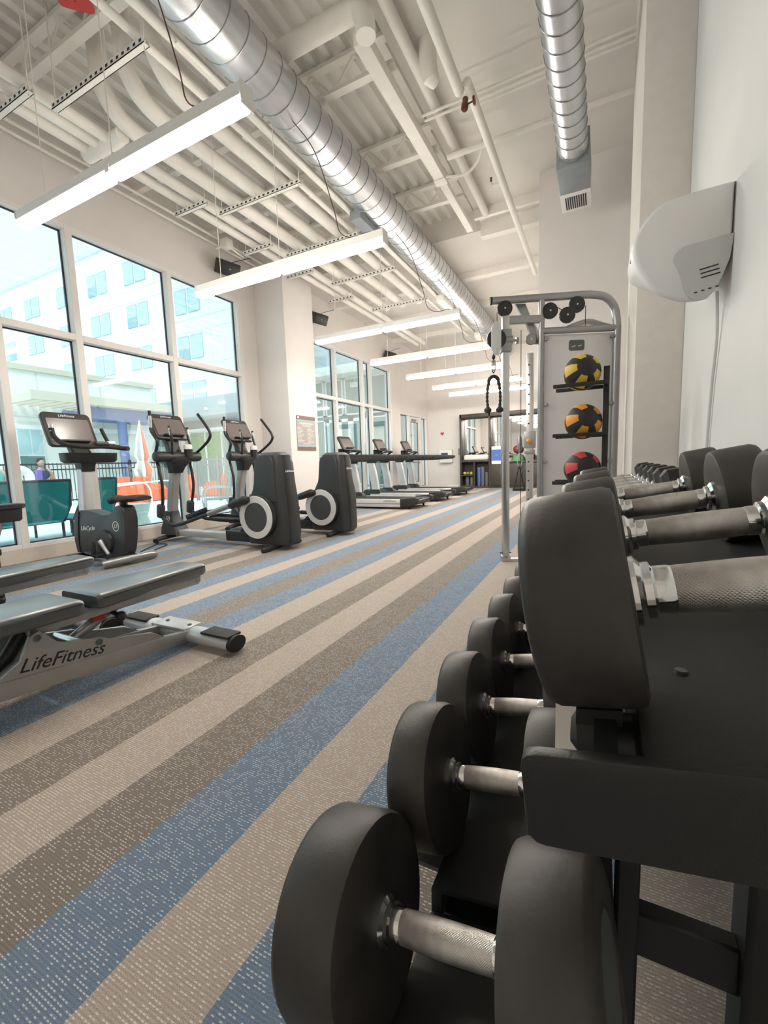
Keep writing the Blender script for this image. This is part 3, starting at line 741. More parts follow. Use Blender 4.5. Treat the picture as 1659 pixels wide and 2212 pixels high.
# ================================================================ medicine ball rack
t = thing('ball_rack', 'black ball tree stand in front of the cable machine', 'rack', (.005, 3.25, 0))
obj('post', G().b2((.0, -.03, 0), (.036, .03, 1.63), .003), M['rack'], t)
obj('base', G().b2((-.42, -.25, 0), (.14, -.19, .05), .01).b2((-.42, .19, 0), (.14, .25, .05), .01).b2((-.03, -.25, 0), (.03, .25, .06), .01), M['rack'], t)
for z in (1.505, 1.18, .862, .54):
    obj('arm_bracket', G().b2((.002, -.1126, z), (.030, .1126, z+.024), .003), M['rack'], t)
    for yy in (-.1006, .1006):
        obj('arm', G().b2((-.30, yy-.012, z), (.010, yy+.012, z+.024), .003), M['rack'], t)
def ball(name, loc, r, mcol, lab, grp=None):
    t = thing(name, lab, 'ball', (loc[0], loc[1], loc[2]-r), 0, grp)
    o = (0, 0, r)
    # panels: alternating sectors about a tilted axis, black caps and bands
    tilt = Mx.Rotation(R(-62), 3, 'X') @ Mx.Rotation(R(14), 3, 'Z')
    ax = Mx.Rotation(R(20), 3, 'Z') @ Mx.Rotation(R(78), 3, 'X')
    obj('body', G().ball(o, r*.992, n=32, m=20), M['ballblk'], t)
    for k in range(5):
        a0 = 2*math.pi*k/5+.3; a1 = a0+math.pi/5*1.05
        for sgn in (1, -1):
            rows = []
            for i in range(7):
                th = R(32+50*i/6) if sgn > 0 else R(180-32-50*i/6)
                rows.append([V(o)+ax @ (V((math.sin(th)*math.cos(a0+(a1-a0)*j/5), math.sin(th)*math.sin(a0+(a1-a0)*j/5), math.cos(th)))*r) for j in range(6)])
            g = G(); vs = [[g.b.verts.new(p) for p in row] for row in rows]
            inn = [[g.b.verts.new(V(o)+(v.co-V(o))*.985) for v in row] for row in vs]
            for i in range(6):
                for j in range(5):
                    g.b.faces.new((vs[i][j], vs[i][j+1], vs[i+1][j+1], vs[i+1][j]))
            edge = [(0, j) for j in range(5)]+[(i, 5) for i in range(6)]+[(6, j) for j in range(5, 0, -1)]+[(i, 0) for i in range(6, 0, -1)]
            for q in range(len(edge)):
                a, b = edge[q], edge[(q+1) % len(edge)]
                g.b.faces.new((vs[a[0]][a[1]], vs[b[0]][b[1]], inn[b[0]][b[1]], inn[a[0]][a[1]]))
            if sgn > 0 or True: obj('panel', g, M[mcol], t)
    return t
ball('medicine_ball', (-.125, 3.25, 1.607), .118, 'yellow', 'yellow and black medicine ball on the top arms', 'medicine balls on the tree')
ball('medicine_ball', (-.1125, 3.25, 1.282), .118, 'orange', 'orange and black medicine ball on the middle arms', 'medicine balls on the tree')
ball('medicine_ball', (-.1125, 3.25, .964), .118, 'redv', 'red and black medicine ball behind the dumbbells', 'medicine balls on the tree')

# ================================================================ cable machine (two towers)
CA = R(25)
t = thing('cable_machine', 'grey dual pulley cable machine with frosted shroud', 'cable machine', (-.854, 4.414, 0), CA)
# local: x along the near tower, y away from the viewer, z up
def ptube(name, pts, r, mt, par=None, n=16, r2=None): return obj(name, G().tube(pts, r, n, r2=r2), M[mt], par or t)
gp = obj('guide_post', G().box((0, 0, 1.21), (.066, .066, 2.42), None, .008), M['steel'], t)
obj('foot_plate', G().box((0, 0, .03), (.085, .085, .06), None, .006), M['steel'], gp)
obj('post_bolt', G().cyl((-.055, 0, .09), (.055, 0, .09), .008, n=10).cyl((0, -.05, .05), (0, .05, .05), .007, n=10), M['dark'], gp)
obj('floor_bar', G().b2((.03, -.03, 0), (1.1, .03, .03), .004), M['silverl'], t)
top = [(-.135, 0, 2.565), (.80, 0, 2.585)] + cr([(.80, 0, 2.585), (.95, 0, 2.555), (1.04, 0, 2.45), (1.068, 0, 2.28)], 6)[1:] + [(1.068, 0, .0)]
fr_ = ptube('top_frame', top, .036, 'frameg', n=20)
obj('end_cap', G().cyl((-.150, 0, 2.565), (-.13, 0, 2.565), .037, n=20), M['black'], fr_)
ptube('upright', [(.345, 0, 0), (.345, 0, 2.56)], .030, 'frameg', n=18)
ptube('cross_tube', [(.345, 0, 2.266), (1.068, 0, 2.27)], .032, 'frameg', n=18)
obj('arm_bar', G().b2((-.03, -.028, 2.345), (.33, .028, 2.415), .006), M['silver'], t)
obj('gusset', G().prism([(.10, 2.54), (.20, 2.54), (.30, 2.30), (.33, 2.16), (.27, 2.16), (.22, 2.34)], (0, .03, 0), (1, 0, 0), (0, 0, 1), (0, .03, 0), .003), M['frameg'], t)
sh = obj('shroud_panel', G().b2((.380, .012, .12), (1.035, .032, 2.232), .002), M['frost'], t)
for x in (.398, 1.015):
    for z in (2.19, 1.56, 1.0, .45):
        obj('shroud_clip', G().cyl((x, -.02, z), (x, .014, z), .013, n=12).cyl((x, -.03, z), (x, -.02, z), .017, n=12), M['frameg'], sh)
dec = obj('decal', G().prism(rrect(.15, .10, .02), (.69, .0105, 2.125), (1, 0, 0), (0, 0, 1), (0, .001, 0)), M['dark'], sh)
obj('decal_marks', G().box((.66, .0098, 2.115), (.04, .001, .010), Mx.Rotation(R(-20), 3, 'Y')).box((.72, .0098, 2.12), (.035, .001, .010), Mx.Rotation(R(-12), 3, 'Y')), M['signtext'], dec)
def pulley(x, y, z, r, w=.028, ax='Y', mt='black'):
    d = V((0, 1, 0)) if ax == 'Y' else V((1, 0, 0))
    c = V((x, y, z))
    p = obj('pulley', G().lathe([(.004, -w/2), (r*.9, -w/2), (r, -w/2+.003), (r, -w*.22), (r*.90, 0), (r, w*.22), (r, w/2-.003), (r*.9, w/2), (.004, w/2)], c, d, 32), M[mt], t)
    obj('axle', G().cyl(c-d*(w/2+.006), c+d*(w/2+.006), .008, n=12), M['steel'], p)
pulley(-.012, -.02, 2.485, .072); pulley(.418, -.02, 2.445, .074); pulley(.578, -.03, 2.396, .074); pulley(.672, -.02, 2.492, .074)
pulley(.252, .02, 2.20, .052, mt='frameg')
obj('back_tube', G().tube(cr([(.62, .08, 2.30), (.75, .16, 2.36), (.90, .22, 2.40), (1.04, .18, 2.34), (1.07, .05, 2.28)], 5), .028, 14), M['frameg'], t)
for x, z0, z1 in ((-.085, 2.45, 2.10), (.755, 2.48, 2.26), (.145, .02, 2.28)):
    obj('steel_cable', G().cyl((x, -.02, z0), (x, -.02, z1), .0035, n=6), M['cable'], t)
obj('steel_cable', G().cyl((.46, -.02, 2.49), (.54, -.03, 2.44), .0035, n=6), M['cable'], t)
# carriage with swivel pulley
ca = obj('carriage', G().b2((-.05, -.05, 2.08), (.05, .05, 2.29), .006), M['frameg'], t)
obj('sleeve', G().cyl((-.10, -.02, 2.19), (.06, -.02, 2.19), .042, n=18), M['frameg'], ca)
obj('pull_knob', G().cyl((.05, 0, 2.19), (.12, 0, 2.19), .012, n=12).cyl((.10, 0, 2.19), (.125, 0, 2.19), .03, n=14), M['frameg'], ca)
obj('swivel_plate', G().prism([(-.02, .155), (.02, .155), (.045, .09), (.045, -.09), (.02, -.155), (-.02, -.155), (-.05, -.09), (-.05, .09)], (-.105, -.085, 2.195), (1, 0, 0), (0, 0, 1), (0, .012, 0), .003), M['silverl'], ca)
obj('swivel_wheel', G().lathe([(.004, -.012), (.092, -.012), (.092, .012), (.004, .012)], (-.100, -.055, 2.195), (0, 1, 0), 28), M['black'], ca)
obj('swivel_bolts', G().cyl((-.105, -.095, 2.29), (-.105, -.03, 2.29), .009, n=10).cyl((-.105, -.095, 2.10), (-.105, -.03, 2.10), .009, n=10), M['steel'], ca)
# rope attachment hanging from the carriage
rp = thing('rope_attachment', 'black braided triceps rope hanging from the near pulley', 'rope', (-.854-.128*math.cos(CA)+.055*math.sin(CA), 4.414-.128*math.sin(CA)-.055*math.cos(CA), 1.50), CA)
obj('cable', G().cyl((0, 0, .63), (0, 0, .40), .004, n=8), M['cable'], rp)
obj('cable_stop', G().ball((0, 0, .53), .017, (1, 1, 1.5)), M['black'], rp)
obj('strap_ring', G().tube(cr([(-.012, 0, .50), (-.014, 0, .42), (0, 0, .38), (.014, 0, .42), (.012, 0, .50)], 4), .005, 6), M['black'], rp)
obj('yoke', G().tube(cr([(-.05, 0, .27), (-.04, 0, .325), (0, 0, .35), (.04, 0, .325), (.05, 0, .27)], 5), .016, 10), M['rubber'], rp)
for s in (-1, 1):
    pts = []; rad = []
    for i in range(25):
        a = i/24
        pts.append((s*(.052+.012*math.sin(a*3.0)), 0, .28-a*.25)); rad.append(.0125+.0028*math.sin(i*1.7))
    rr_ = obj('rope_strand', G().tube(pts, rad, 10), M['rope'], rp)
    obj('end_knob', G().lathe([(.012, .04), (.022, .025), (.036, .01), (.034, -.012), (.016, -.022), (.002, -.022)], (s*.058, 0, .025), n=16), M['rubber'], rr_)
# far tower
t2 = bpy.data.objects.new('cable_tower', None); COL.objects.link(t2); t2.location = (-.847, 6.02, 0)
gp = obj('guide_post', G().box((0, 0, 1.20), (.085, .085, 2.40), None, .008), M['steel'], t2)
g = G()
for k in range(17): g.cyl((-.01, -.0432, .25+k*.125), (-.01, -.0425, .25+k*.125), .011, n=10)
obj('pin_holes', g, M['hole'], gp)['kind'] = 'stuff'
cg = obj('carriage', G().b2((-.07, -.06, 1.18), (.07, .06, 1.40), .008).b2((-.06, -.065, 1.10), (.06, .065, 1.16), .01), M['silver'], t2)
obj('knob', G().ball((0, -.085, 1.27), .034), M['orangek'], cg)
obj('swivel', G().lathe([(.012, .20), (.03, .17), (.035, .06), (.02, 0), (.012, -.03)], (-.125, -.03, 1.15), n=14), M['frameg'], t2)
obj('hook', G().tube(cr([(-.125, -.03, 1.12), (-.155, -.03, 1.04), (-.15, -.03, .97), (-.125, -.03, .94), (-.10, -.03, .97), (-.095, -.03, 1.04), (-.125, -.03, 1.12)], 4), .006, 8), M['steel'], t2)
obj('upright', G().cyl((.16, .12, 0), (.16, .12, 2.5), .034, n=16).cyl((.16, .12, 2.45), (.16, -1.0, 2.45), .034, n=16), M['frameg'], t2)
obj('weight_cover', G().b2((.11, .02, .35), (.15, .06, 1.0), .004), M['silverl'], t2)
mloc = (Mx.Translation((-.854, 4.414, 0)) @ Mx.Rotation(CA, 4, 'Z')).inverted() @ Mx.Translation((-.847, 6.02, 0))
for ch in list(t2.children):
    ch.parent = t; ch.matrix_parent_inverse = Mx.Identity(4); ch.matrix_basis = mloc
bpy.data.objects.remove(t2)
st = thing('stirrup_handle', 'black stirrup handle hanging from the far tower', 'handle', (-.978, 5.99, .60), 0)
obj('strap', G().tube([(0, 0, .35), (-.068, 0, .04)], .008, 8).tube([(0, 0, .35), (.068, 0, .04)], .008, 8), M['rubber'], st)
obj('grip', G().cyl((-.083, 0, .03), (.083, 0, .03), .02, n=14), M['rubber'], st)

# ================================================================ cardio machines
def console(par, c, wd, ht, tilt, th=.055, let='LifeFitness', scr=(.86, .66, -.02), mscr='screen'):
    """case + screen facing +x, leaning back by tilt; c = centre"""
    n = V((math.cos(tilt), 0, math.sin(tilt))); b = V((-math.sin(tilt), 0, math.cos(tilt))); a = V((0, 1, 0)); c = V(c)
    k = obj('console', G().prism(rrect(wd, ht, .05), c-n*th, a, b, n*th, .012, 3), M['bezel'], par)
    obj('screen', G().prism(rrect(wd*scr[0], ht*scr[1], .012), c+b*ht*scr[2], a, b, n*.0035), M[mscr], k)
    obj('ledge', G().box(c-b*ht*.38+n*.02, (.06, wd*.6, .02), Mx.Rotation(-tilt, 3, 'Y'), .005), M['black'], k)
    if let: text('lettering', let, .042, M['letw'], k, c+b*ht*.40+n*.0012, a, b, .0008, .25)
    return k
def logo(par, o, a, b, r):
    n = V(a).cross(V(b)).normalized()
    g = G(); N = 28
    rings = [[V(o)+(V(a)*math.cos(q)+V(b)*math.sin(q))*rr+n*z for rr, z in ((r, 0), (r, .0015), (r*.86, .0015), (r*.86, 0))] for q in [2*math.pi*i/N for i in range(N)]]
    k = obj('emblem', g.loft(rings, closed=True), M['letw'], par)
    text('emblem_letters', 'LF', r*1.15, M['letw'], k, V(o)+n*.001, a, b, .0006, .25)
    return k

t = thing('elliptical_trainer', 'black elliptical cross trainer beside the exercise bike', 'elliptical', (-5.72, 4.25, 0), 0, 'elliptical trainers')
obj('front_foot', G().tube(cr([(.10, -.38, .05), (.06, -.30, .065), (.02, 0, .075), (.06, .30, .065), (.10, .38, .05)], 5), .04, 12, r2=.032), M['black'], t)
for y in (-.36, .36): obj('leveller', G().cyl((.10, y, 0), (.10, y, .04), .022, n=12), M['black'], t)
sh = obj('front_shroud', G().loft([[V((x*s+ox, y*s, z)) for x, y in rrect(.30, .22, .05)] for s, ox, z in ((1.25, .03, .10), (1.15, .02, .18), (.72, -.01, .34), (.58, .0, .44))]), M['charcoal'], t)
logo(sh, (.02, -.098, .33), (1, 0, 0), (0, .2, .98), .042)
obj('base_rail', G().b2((.12, -.075, .075), (1.18, .075, .165), .012), M['silverl'], t)
obj('rear_base', G().b2((1.16, -.085, .06), (2.1, .085, .20), .015).prism([(1.40, .19), (1.75, .44), (1.95, .44), (1.95, .19)], (0, -.07, 0), (1, 0, 0), (0, 0, 1), (0, .14, 0)), M['black'], t)
obj('mast', G().loft([[V((x+ox, y, z)) for x, y in rrect(.12, .13, .03)] for ox, z in ((.0, .20), (.02, .50), (.075, .80), (.15, 1.02))]), M['silver'], t)
nk = obj('neck', G().loft([[V((x*s+ox, y*s2, z)) for x, y in rrect(.16, .16, .03)] for s, s2, ox, z in ((.95, .95, .15, 1.0), (1.15, 1.2, .18, 1.08), (1.3, 1.9, .22, 1.16), (1.2, 1.9, .23, 1.22))]), M['black'], t)
obj('pivot_hub', G().tube([(.23, -.375, 1.235), (.23, -.36, 1.235), (.23, -.30, 1.235), (.23, -.12, 1.235), (.23, .12, 1.235), (.23, .30, 1.235), (.23, .36, 1.235), (.23, .375, 1.235)], [.04, .068, .078, .068, .068, .078, .068, .04], 18), M['charcoal'], t)
cup = obj('cup_holder', G().cyl((.30, .13, 1.20), (.30, .13, 1.34), .055, .06, 20), M['black'], t)
obj('holder_cap', G().lathe([(.056, 0), (.06, .04), (.05, .075), (.02, .085), (.002, .085)], (.30, .13, 1.33), n=20), M['whitep'], cup)
console(t, (.13, -.02, 1.67), .53, .40, R(26))
obj('console_neck', G().loft([[V((x+ox, y*s, z)) for x, y in rrect(.12, .22, .03)] for s, ox, z in ((1, .18, 1.22), (.8, .12, 1.40), (1.1, .08, 1.52))]), M['black'], t)
for s, pts, grip in ((-1, [(.15, 0, .42), (.205, 0, .60), (.225, 0, .86), (.20, 0, 1.02), (.165, 0, 1.16), (.20, 0, 1.30), (.25, 0, 1.44), (.19, 0, 1.53), (.135, 0, 1.62), (.14, 0, 1.87)], 0),
                     (1, [(.04, 0, .44), (.10, 0, .60), (.15, 0, .80), (.14, 0, 1.0), (.12, 0, 1.16), (.22, 0, 1.28), (.36, 0, 1.36), (.52, 0, 1.47), (.56, 0, 1.57), (.47, 0, 1.70), (.33, 0, 1.86)], 1)):
    y = s*.29
    a = obj('moving_arm', G().tube(cr([(p[0], y+(.0 if i < 5 else s*.03), p[2]) for i, p in enumerate(pts)], 5), .021, 12), M['black'], t)
    obj('arm_cuff', G().box((pts[0][0], y, .47), (.11, .085, .20), Mx.Rotation(R(8), 3, 'Y'), .03, 3), M['charcoal'], a)
    if s < 0: obj('grip_sensor', G().cyl((.135, y-.03, 1.64), (.14, y-.03, 1.80), .0225, n=12), M['chrome'], a)
for s, x1 in ((-1, .33), (1, .25)):
    f_ = obj('fixed_handle', G().tube(cr([(.28, s*.13, 1.26), (.32, s*.15, 1.38), (x1+.02, s*.17, 1.50), (x1, s*.18, 1.66)], 5), .018, 10), M['black'], t)
    obj('grip_sensor', G().cyl((x1+.012, s*.175, 1.53), (x1+.003, s*.18, 1.63), .0195, n=12), M['chrome'], f_)
for s, e, r_ in ((-1, [(.16, .40), (.25, .31), (.40, .275), (.60, .31)], (1.80, .655)), (1, [(.06, .40), (.30, .31), (.46, .29), (.62, .28)], (1.80, .26))):
    y = s*.29
    pts = [(p[0], y, p[1]) for p in e]
    b = obj('pedal_arm', G().tube(cr(pts, 4)+[(r_[0], y, r_[1])], .026, 12), M['black'], t)
    dx = r_[0]-.60; dz = r_[1]-e[-1][1]
    an = math.atan2(dz, dx)
    cx_ = .60+dx*.22; cz_ = e[-1][1]+dz*.22+.045
    obj('foot_plate', G().box((cx_, s*.20, cz_), (.44, .17, .028), Mx.Rotation(-an, 3, 'Y'), .012), M['rubber'], b)
    obj('foot_rim', G().box((cx_, s*.285, cz_+.03), (.44, .014, .05), Mx.Rotation(-an, 3, 'Y'), .006).box((cx_-.22*math.cos(an), s*.20, cz_-.22*math.sin(an)+.03), (.014, .17, .05), Mx.Rotation(-an, 3, 'Y'), .006), M['black'], b)
    obj('arm_sleeve', G().cyl((.60+dx*.42, y, e[-1][1]+dz*.42), (.60+dx*.80, y, e[-1][1]+dz*.80), .034, .034, 14), M['silver' if s < 0 else 'black'], b)
    obj('arm_end', G().tube([(.60+dx*.74, y, e[-1][1]+dz*.74), (.60+dx*.80, y, e[-1][1]+dz*.80), (.60+dx*.97, y, e[-1][1]+dz*.97), (r_[0]+.03, y, r_[1])], [.03, .052, .056, .03], 14), M['black'], b)
# tall rear drive housing
def hp(w_, d_, r_, ox, z): return [V((x+ox, y, z)) for x, y in rrect(w_, d_, r_)]
ho = obj('drive_housing', G().loft([hp(.62, .34, .07, 1.96, .07), hp(.66, .36, .08, 1.96, .20), hp(.62, .36, .10, 1.97, .62), hp(.44, .36, .09, 2.02, .85), hp(.40, .33, .08, 2.03, 1.08), hp(.36, .29, .08, 2.03, 1.19), hp(.26, .20, .06, 2.03, 1.225)]), M['charcoal'], t)
obj('rear_rib', G().loft([[V((x+ox, y, z)) for x, y in rrect(w_, d_, .03)] for w_, d_, ox, z in ((.10, .20, 2.26, .10), (.10, .20, 2.26, .62), (.09, .17, 2.215, .90), (.08, .15, 2.195, 1.18))]), M['black'], ho)
text('lettering', 'LifeFitness', .040, M['letw'], ho, (2.262, .0, .985), (0, 1, 0), (-.1, 0, 1), .001, .25)
for s in (-1, 1):
    fl = obj('fin', G().loft([[V((x*k+ox, y+s*.17, z)) for x, y in rrect(.34, .05, .02)] for k, ox, z in ((1.2, 1.98, .62), (1, 2.0, .86), (.9, 2.01, 1.10), (.7, 2.01, 1.16))]), M['charcoal'], ho)
    dr = obj('crank_drum', G().cyl((1.90, s*.15, .425), (1.90, s*.262, .425), .275, n=48), M['charcoal'], t)
    dk = obj('crank_disc', G().lathe([(.185, 0), (.186, .008), (.265, .008), (.268, 0)], (1.90, s*.2625, .425), (0, s, 0), 48), M['ring'], dr)
    obj('disc_centre', G().lathe([(.184, 0), (.180, .006), (.002, .009)], (1.90, s*.2625, .425), (0, s, 0), 40), M['disc'], dr)
obj('rear_foot', G().tube([(2.07, -.37, .035), (2.07, -.35, .035), (2.07, -.10, .05), (2.07, .10, .05), (2.07, .35, .035), (2.07, .37, .035)], [.02, .042, .036, .036, .042, .02], 12, r2=.034), M['black'], t)
e2 = copy_tree(t); place(e2, (-5.57, 5.43, 0), 0, 'black elliptical cross trainer in front of the white column')
obj('grab_bar', G().tube(cr([(2.0, .36, 1.06), (1.78, .36, 1.06), (1.70, .36, 1.01), (1.62, .36, .75), (1.46, .36, .25)], 6), .019, 10), M['black'], e2)

# ---------------------------------------------------------------- upright bike
t = thing('exercise_bike', 'charcoal upright exercise bike beside the window mullion', 'exercise bike', (-5.60, 2.96, 0))
bodyp = [(.10, .60), (.30, .61), (.70, .553), (.795, .665), (.95, .65), (.955, .45), (.90, .20), (.80, .04), (.67, .00), (.50, .07), (.17, .12), (.05, .10), (-.005, .24), (.01, .44), (.06, .565)]
b = obj('body_shroud', G().prism(smooth2(bodyp+[bodyp[0]], 3)[:-1], (0, -.11, 0), (1, 0, 0), (0, 0, 1), (0, .155, 0), .02, 3), M['charcoal'], t)
obj('front_band', G().prism([(.0, .10), (.06, .10), (.05, .24), (.07, .44), (.12, .59), (.09, .605), (.03, .565), (-.02, .44), (-.035, .24)], (0, -.118, 0), (1, 0, 0), (0, 0, 1), (0, .171, 0), .006), M['black'], b)
text('lettering', 'LifeCycle', .075, M['letw'], b, (.25, -.1112, .40), (1, 0, .05), (0, 0, 1), .001, .3)
logo(b, (.80, -.1112, .445), (1, 0, .02), (0, 0, 1), .057)
obj('crank_hub', G().cyl((.58, -.135, .255), (.58, -.09, .255), .135, .15, 32), M['black'], b)
cr_ = obj('crank_arm', G().tube([(.55, -.15, .27), (.60, -.155, .22), (.70, -.16, .13)], [.03, .022, .018], 12), M['silverl'], t)
pd = obj('pedal', G().box((.55, -.22, .14), (.26, .10, .025), Mx.Rotation(R(6), 3, 'Y'), .01), M['black'], t)
obj('toe_strap', G().tube(cr([(.44, -.18, .14), (.46, -.18, .22), (.54, -.22, .25), (.60, -.26, .21), (.60, -.27, .14)], 4), .014, 8, r2=.03), M['rubber'], pd)
obj('post', G().loft([[V((x+ox, y+.01, z)) for x, y in rrect(.15, .13, .035)] for ox, z in ((.05, .55), (.08, .80), (.10, 1.10))]), M['silverl'], t)
obj('post_neck', G().loft([[V((x*s+ox, y*s2+.02, z)) for x, y in rrect(.18, .16, .03)] for s, s2, ox, z in ((.9, .9, .10, 1.06), (1.0, 1.0, .11, 1.14), (1.1, 1.4, .13, 1.22))]), M['black'], t)
obj('accessory_tray', G().loft([[V((x*s+.12, y*s+.07, z)) for x, y in rrect(.24, .60, .08)] for s, z in ((.86, 1.165), (.97, 1.19), (1.0, 1.28))]), M['black'], t)
console(t, (-.02, -.03, 1.565), .53, .43, R(22), let='LifeFitness')
obj('console_stem', G().loft([[V((x+ox, y*s, z)) for x, y in rrect(.12, .22, .03)] for s, ox, z in ((1, .10, 1.25), (.9, .02, 1.36), (1.2, -.06, 1.45))]), M['black'], t)
hb = obj('handlebar', G().tube(cr([(.10, -.29, 1.56), (.12, -.28, 1.46), (.24, -.24, 1.375), (.34, -.08, 1.345), (.35, .06, 1.35), (.36, .18, 1.345), (.46, .28, 1.325), (.52, .30, 1.32)], 6), .027, 12), M['rubber'], t)
obj('grip_sensor', G().cyl((.105, -.292, 1.52), (.10, -.29, 1.60), .0225, n=12), M['chrome'], hb)
obj('control_pad', G().box((.33, .09, 1.37), (.13, .16, .05), Mx.Rotation(R(-15), 3, 'Y'), .02, 3), M['bezel'], hb)
obj('control_face', G().box((.345, .19, 1.385), (.09, .10, .04), Mx.Rotation(R(-15), 3, 'Y'), .015, 3), M['whitep'], hb)
obj('handlebar', G().tube(cr([(.02, .30, 1.58), (.10, .29, 1.48), (.20, .27, 1.40), (.36, .24, 1.355), (.42, .26, 1.345)], 5), .021, 12), M['rubber'], t)
obj('seat_post', G().cyl((.80, .01, .60), (.785, .01, .72), .045, .04, 16), M['black'], t)
srf = []
for x, wd, zt, th in ((.53, .05, .745, .06), (.56, .09, .765, .09), (.68, .13, .785, .075), (.80, .20, .775, .07), (.93, .27, .785, .08), (1.08, .26, .79, .07), (1.15, .20, .775, .05)):
    srf.append([V((x, math.cos(q)*wd/2*1.0+.01, zt-th/2+math.sin(q)*th/2)) for q in [2*math.pi*k/16 for k in range(16)]])
obj('saddle', G().loft(srf), M['rubber'], t, 60)
obj('rear_stabiliser', G().tube(cr([(.82, -.30, .05), (.86, -.2, .065), (.88, 0, .07), (.86, .2, .065), (.82, .30, .05)], 5), .045, 12), M['frameg'], t)
obj('front_stabiliser', G().tube([(.05, -.25, .05), (.05, .25, .05)], .045, 12), M['black'], t)
obj('spine', G().b2((.0, -.04, .03), (.9, .04, .12), .01), M['black'], t)
obj('power_cord', G().tube(cr([(x+5.60, y-2.96, z) for x, y, z in [(-4.95, 3.0, .04), (-5.0, 3.3, .012), (-5.2, 3.55, .012), (-5.35, 3.85, .02), (-5.5, 3.80, .02), (-5.3, 3.45, .012), (-5.05, 3.2, .012), (-4.9, 3.2, .02)]], 6), .008, 8), M['cable'], t)
tag(obj('power_strip', G().box((-5.10, 5.02, .02), (.34, .07, .04), Mx.Rotation(R(20), 3, 'Z'), .008), M['cable']), 'black power strip on the carpet behind the elliptical', 'power strip')

# recumbent bike: only its side tray and handle reach into the picture
t = thing('recumbent_bike', 'black and grey machine side tray with handle by the window', 'exercise bike', (-4.50, 1.74, 0))
obj('side_tray', G().loft([[V((x*s-.02, y*s-.02, z)) for x, y in rrect(.20, .34, .05)] for s, z in ((.78, .655), (.86, .67), (.90, .76), (1.04, .77), (1.04, .80), (.98, .805))]), M['black'], t)
obj('side_handle', G().tube(cr([(-.02, -.60, 1.0), (-.02, -.34, .96), (-.03, -.12, .87), (-.03, -.06, .84)], 5), .026, 12), M['frameg'], t)
obj('handle_end', G().ball((-.03, -.045, .835), .028), M['chrome'], t)
obj('seat_frame', G().b2((-.08, -.75, .42), (.04, -.55, 1.05), .02).b2((-.10, -1.2, .38), (.06, -.05, .45), .02), M['black'], t)
obj('tray_arm', G().cyl((0, -.1, .44), (0, -.02, .67), .03), M['frameg'], t)
obj('leg', G().b2((-.05, -.95, 0), (.03, -.80, .40), .01).b2((-.05, -.16, 0), (.03, -.06, .40), .01), M['black'], t)

# ---------------------------------------------------------------- treadmills
t = thing('treadmill', 'silver and black treadmill beside the elliptical trainers', 'treadmill', (-3.98, 9.13, 0), 0, 'treadmills')
# local: x<0 toward the window, deck from -1.75 to 0, rear caps to +.45
for s in (-1, 1):
    sk = obj('side_skirt', G().b2((-1.75, s*.45-.045, .045), (0, s*.45+.045, .225), .012), M['silverl'], t)
    obj('skirt_groove', G().b2((-1.75, s*.45+s*.0452-.001, .115), (0, s*.45+s*.0452+.001, .13)), M['dark'], sk)
    if s < 0: text('lettering', 'LifeFitness', .075, M['dark'], sk, (-.26, -.4965, .185), (1, 0, 0), (0, 0, 1), .0008, .3)
    obj('rear_cap', G().prism([(0, .23), (.36, .265), (.44, .24), (.42, .14), (.30, .10), (.18, .04), (0, .035)], (0, s*.45-.055, 0), (1, 0, 0), (0, 0, 1), (0, .11, 0), .012), M['black'], t)
    obj('rear_foot', G().cyl((.20, s*.42, 0), (.20, s*.42, .07), .022, .03, 12), M['black'], t)
    obj('front_foot', G().cyl((-1.5, s*.42, 0), (-1.5, s*.42, .07), .022, .03, 12), M['black'], t)
    up_ = obj('upright', G().loft([[V((x*k+ox, y+s*.40, z)) for x, y in rrect(.24, .10, .045)] for k, ox, z in ((1.05, -1.60, .24), (1, -1.63, .50), (.95, -1.68, .80), (.95, -1.74, 1.06))]), M['silverl'], t)
    obj('upright_foot', G().loft([[V((x*k-1.62, y*k2+s*.40, z)) for x, y in rrect(.30, .14, .05)] for k, k2, z in ((1.7, 1.4, .20), (1.5, 1.3, .26), (1.05, 1.05, .32))]), M['black'], t)
    obj('upright_top', G().loft([[V((x*k+ox, y+s*.40, z)) for x, y in rrect(.26, .12, .04)] for k, ox, z in ((1, -1.73, 1.05), (1.15, -1.70, 1.12), (1.2, -1.66, 1.20))]), M['black'], t)
    obj('arm_rail', G().loft([[V((x, y+s*.40, z+zc)) for y, z in rrect(.085, h_, .035)] for x, h_, zc in ((-1.80, .12, 1.18), (-1.40, .17, 1.185), (-.90, .17, 1.17), (-.45, .13, 1.165), (-.22, .11, 1.165), (-.15, .06, 1.18))]), M['charcoal'], t)
obj('deck', G().b2((-1.85, -.41, .10), (.36, .41, .215), .01), M['black'], t)
obj('running_belt', G().b2((-1.55, -.33, .213), (.36, .33, .222), .002), M['rubber'], t)
obj('rear_roller', G().cyl((.34, -.40, .16), (.34, .40, .16), .055, n=20), M['black'], t)
obj('motor_hood', G().loft([[V((x, y, z)) for y, z in [(-.44*k, .12), (.44*k, .12), (.42*k, .12+h_), (-.42*k, .12+h_)]] for x, k, h_ in ((-1.50, 1, .11), (-1.65, 1, .16), (-1.95, 1, .19), (-2.05, .96, .10))]), M['charcoal'], t)
obj('dashboard', G().loft([[V((x, y, z)) for x, z in [(-1.85, 1.10), (-1.62, 1.13), (-1.50, 1.22), (-1.66, 1.30), (-1.85, 1.28)]] for y in (-.36, .36)]), M['charcoal'], t)
console(t, (-1.62, 0, 1.56), .56, .38, R(28), let=None, mscr='screen')
obj('console_yoke', G().loft([[V((x+ox, y*s, z)) for x, y in rrect(.12, .42, .04)] for s, ox, z in ((1, -1.70, 1.22), (.9, -1.72, 1.34), (1.1, -1.70, 1.42))]), M['black'], t)
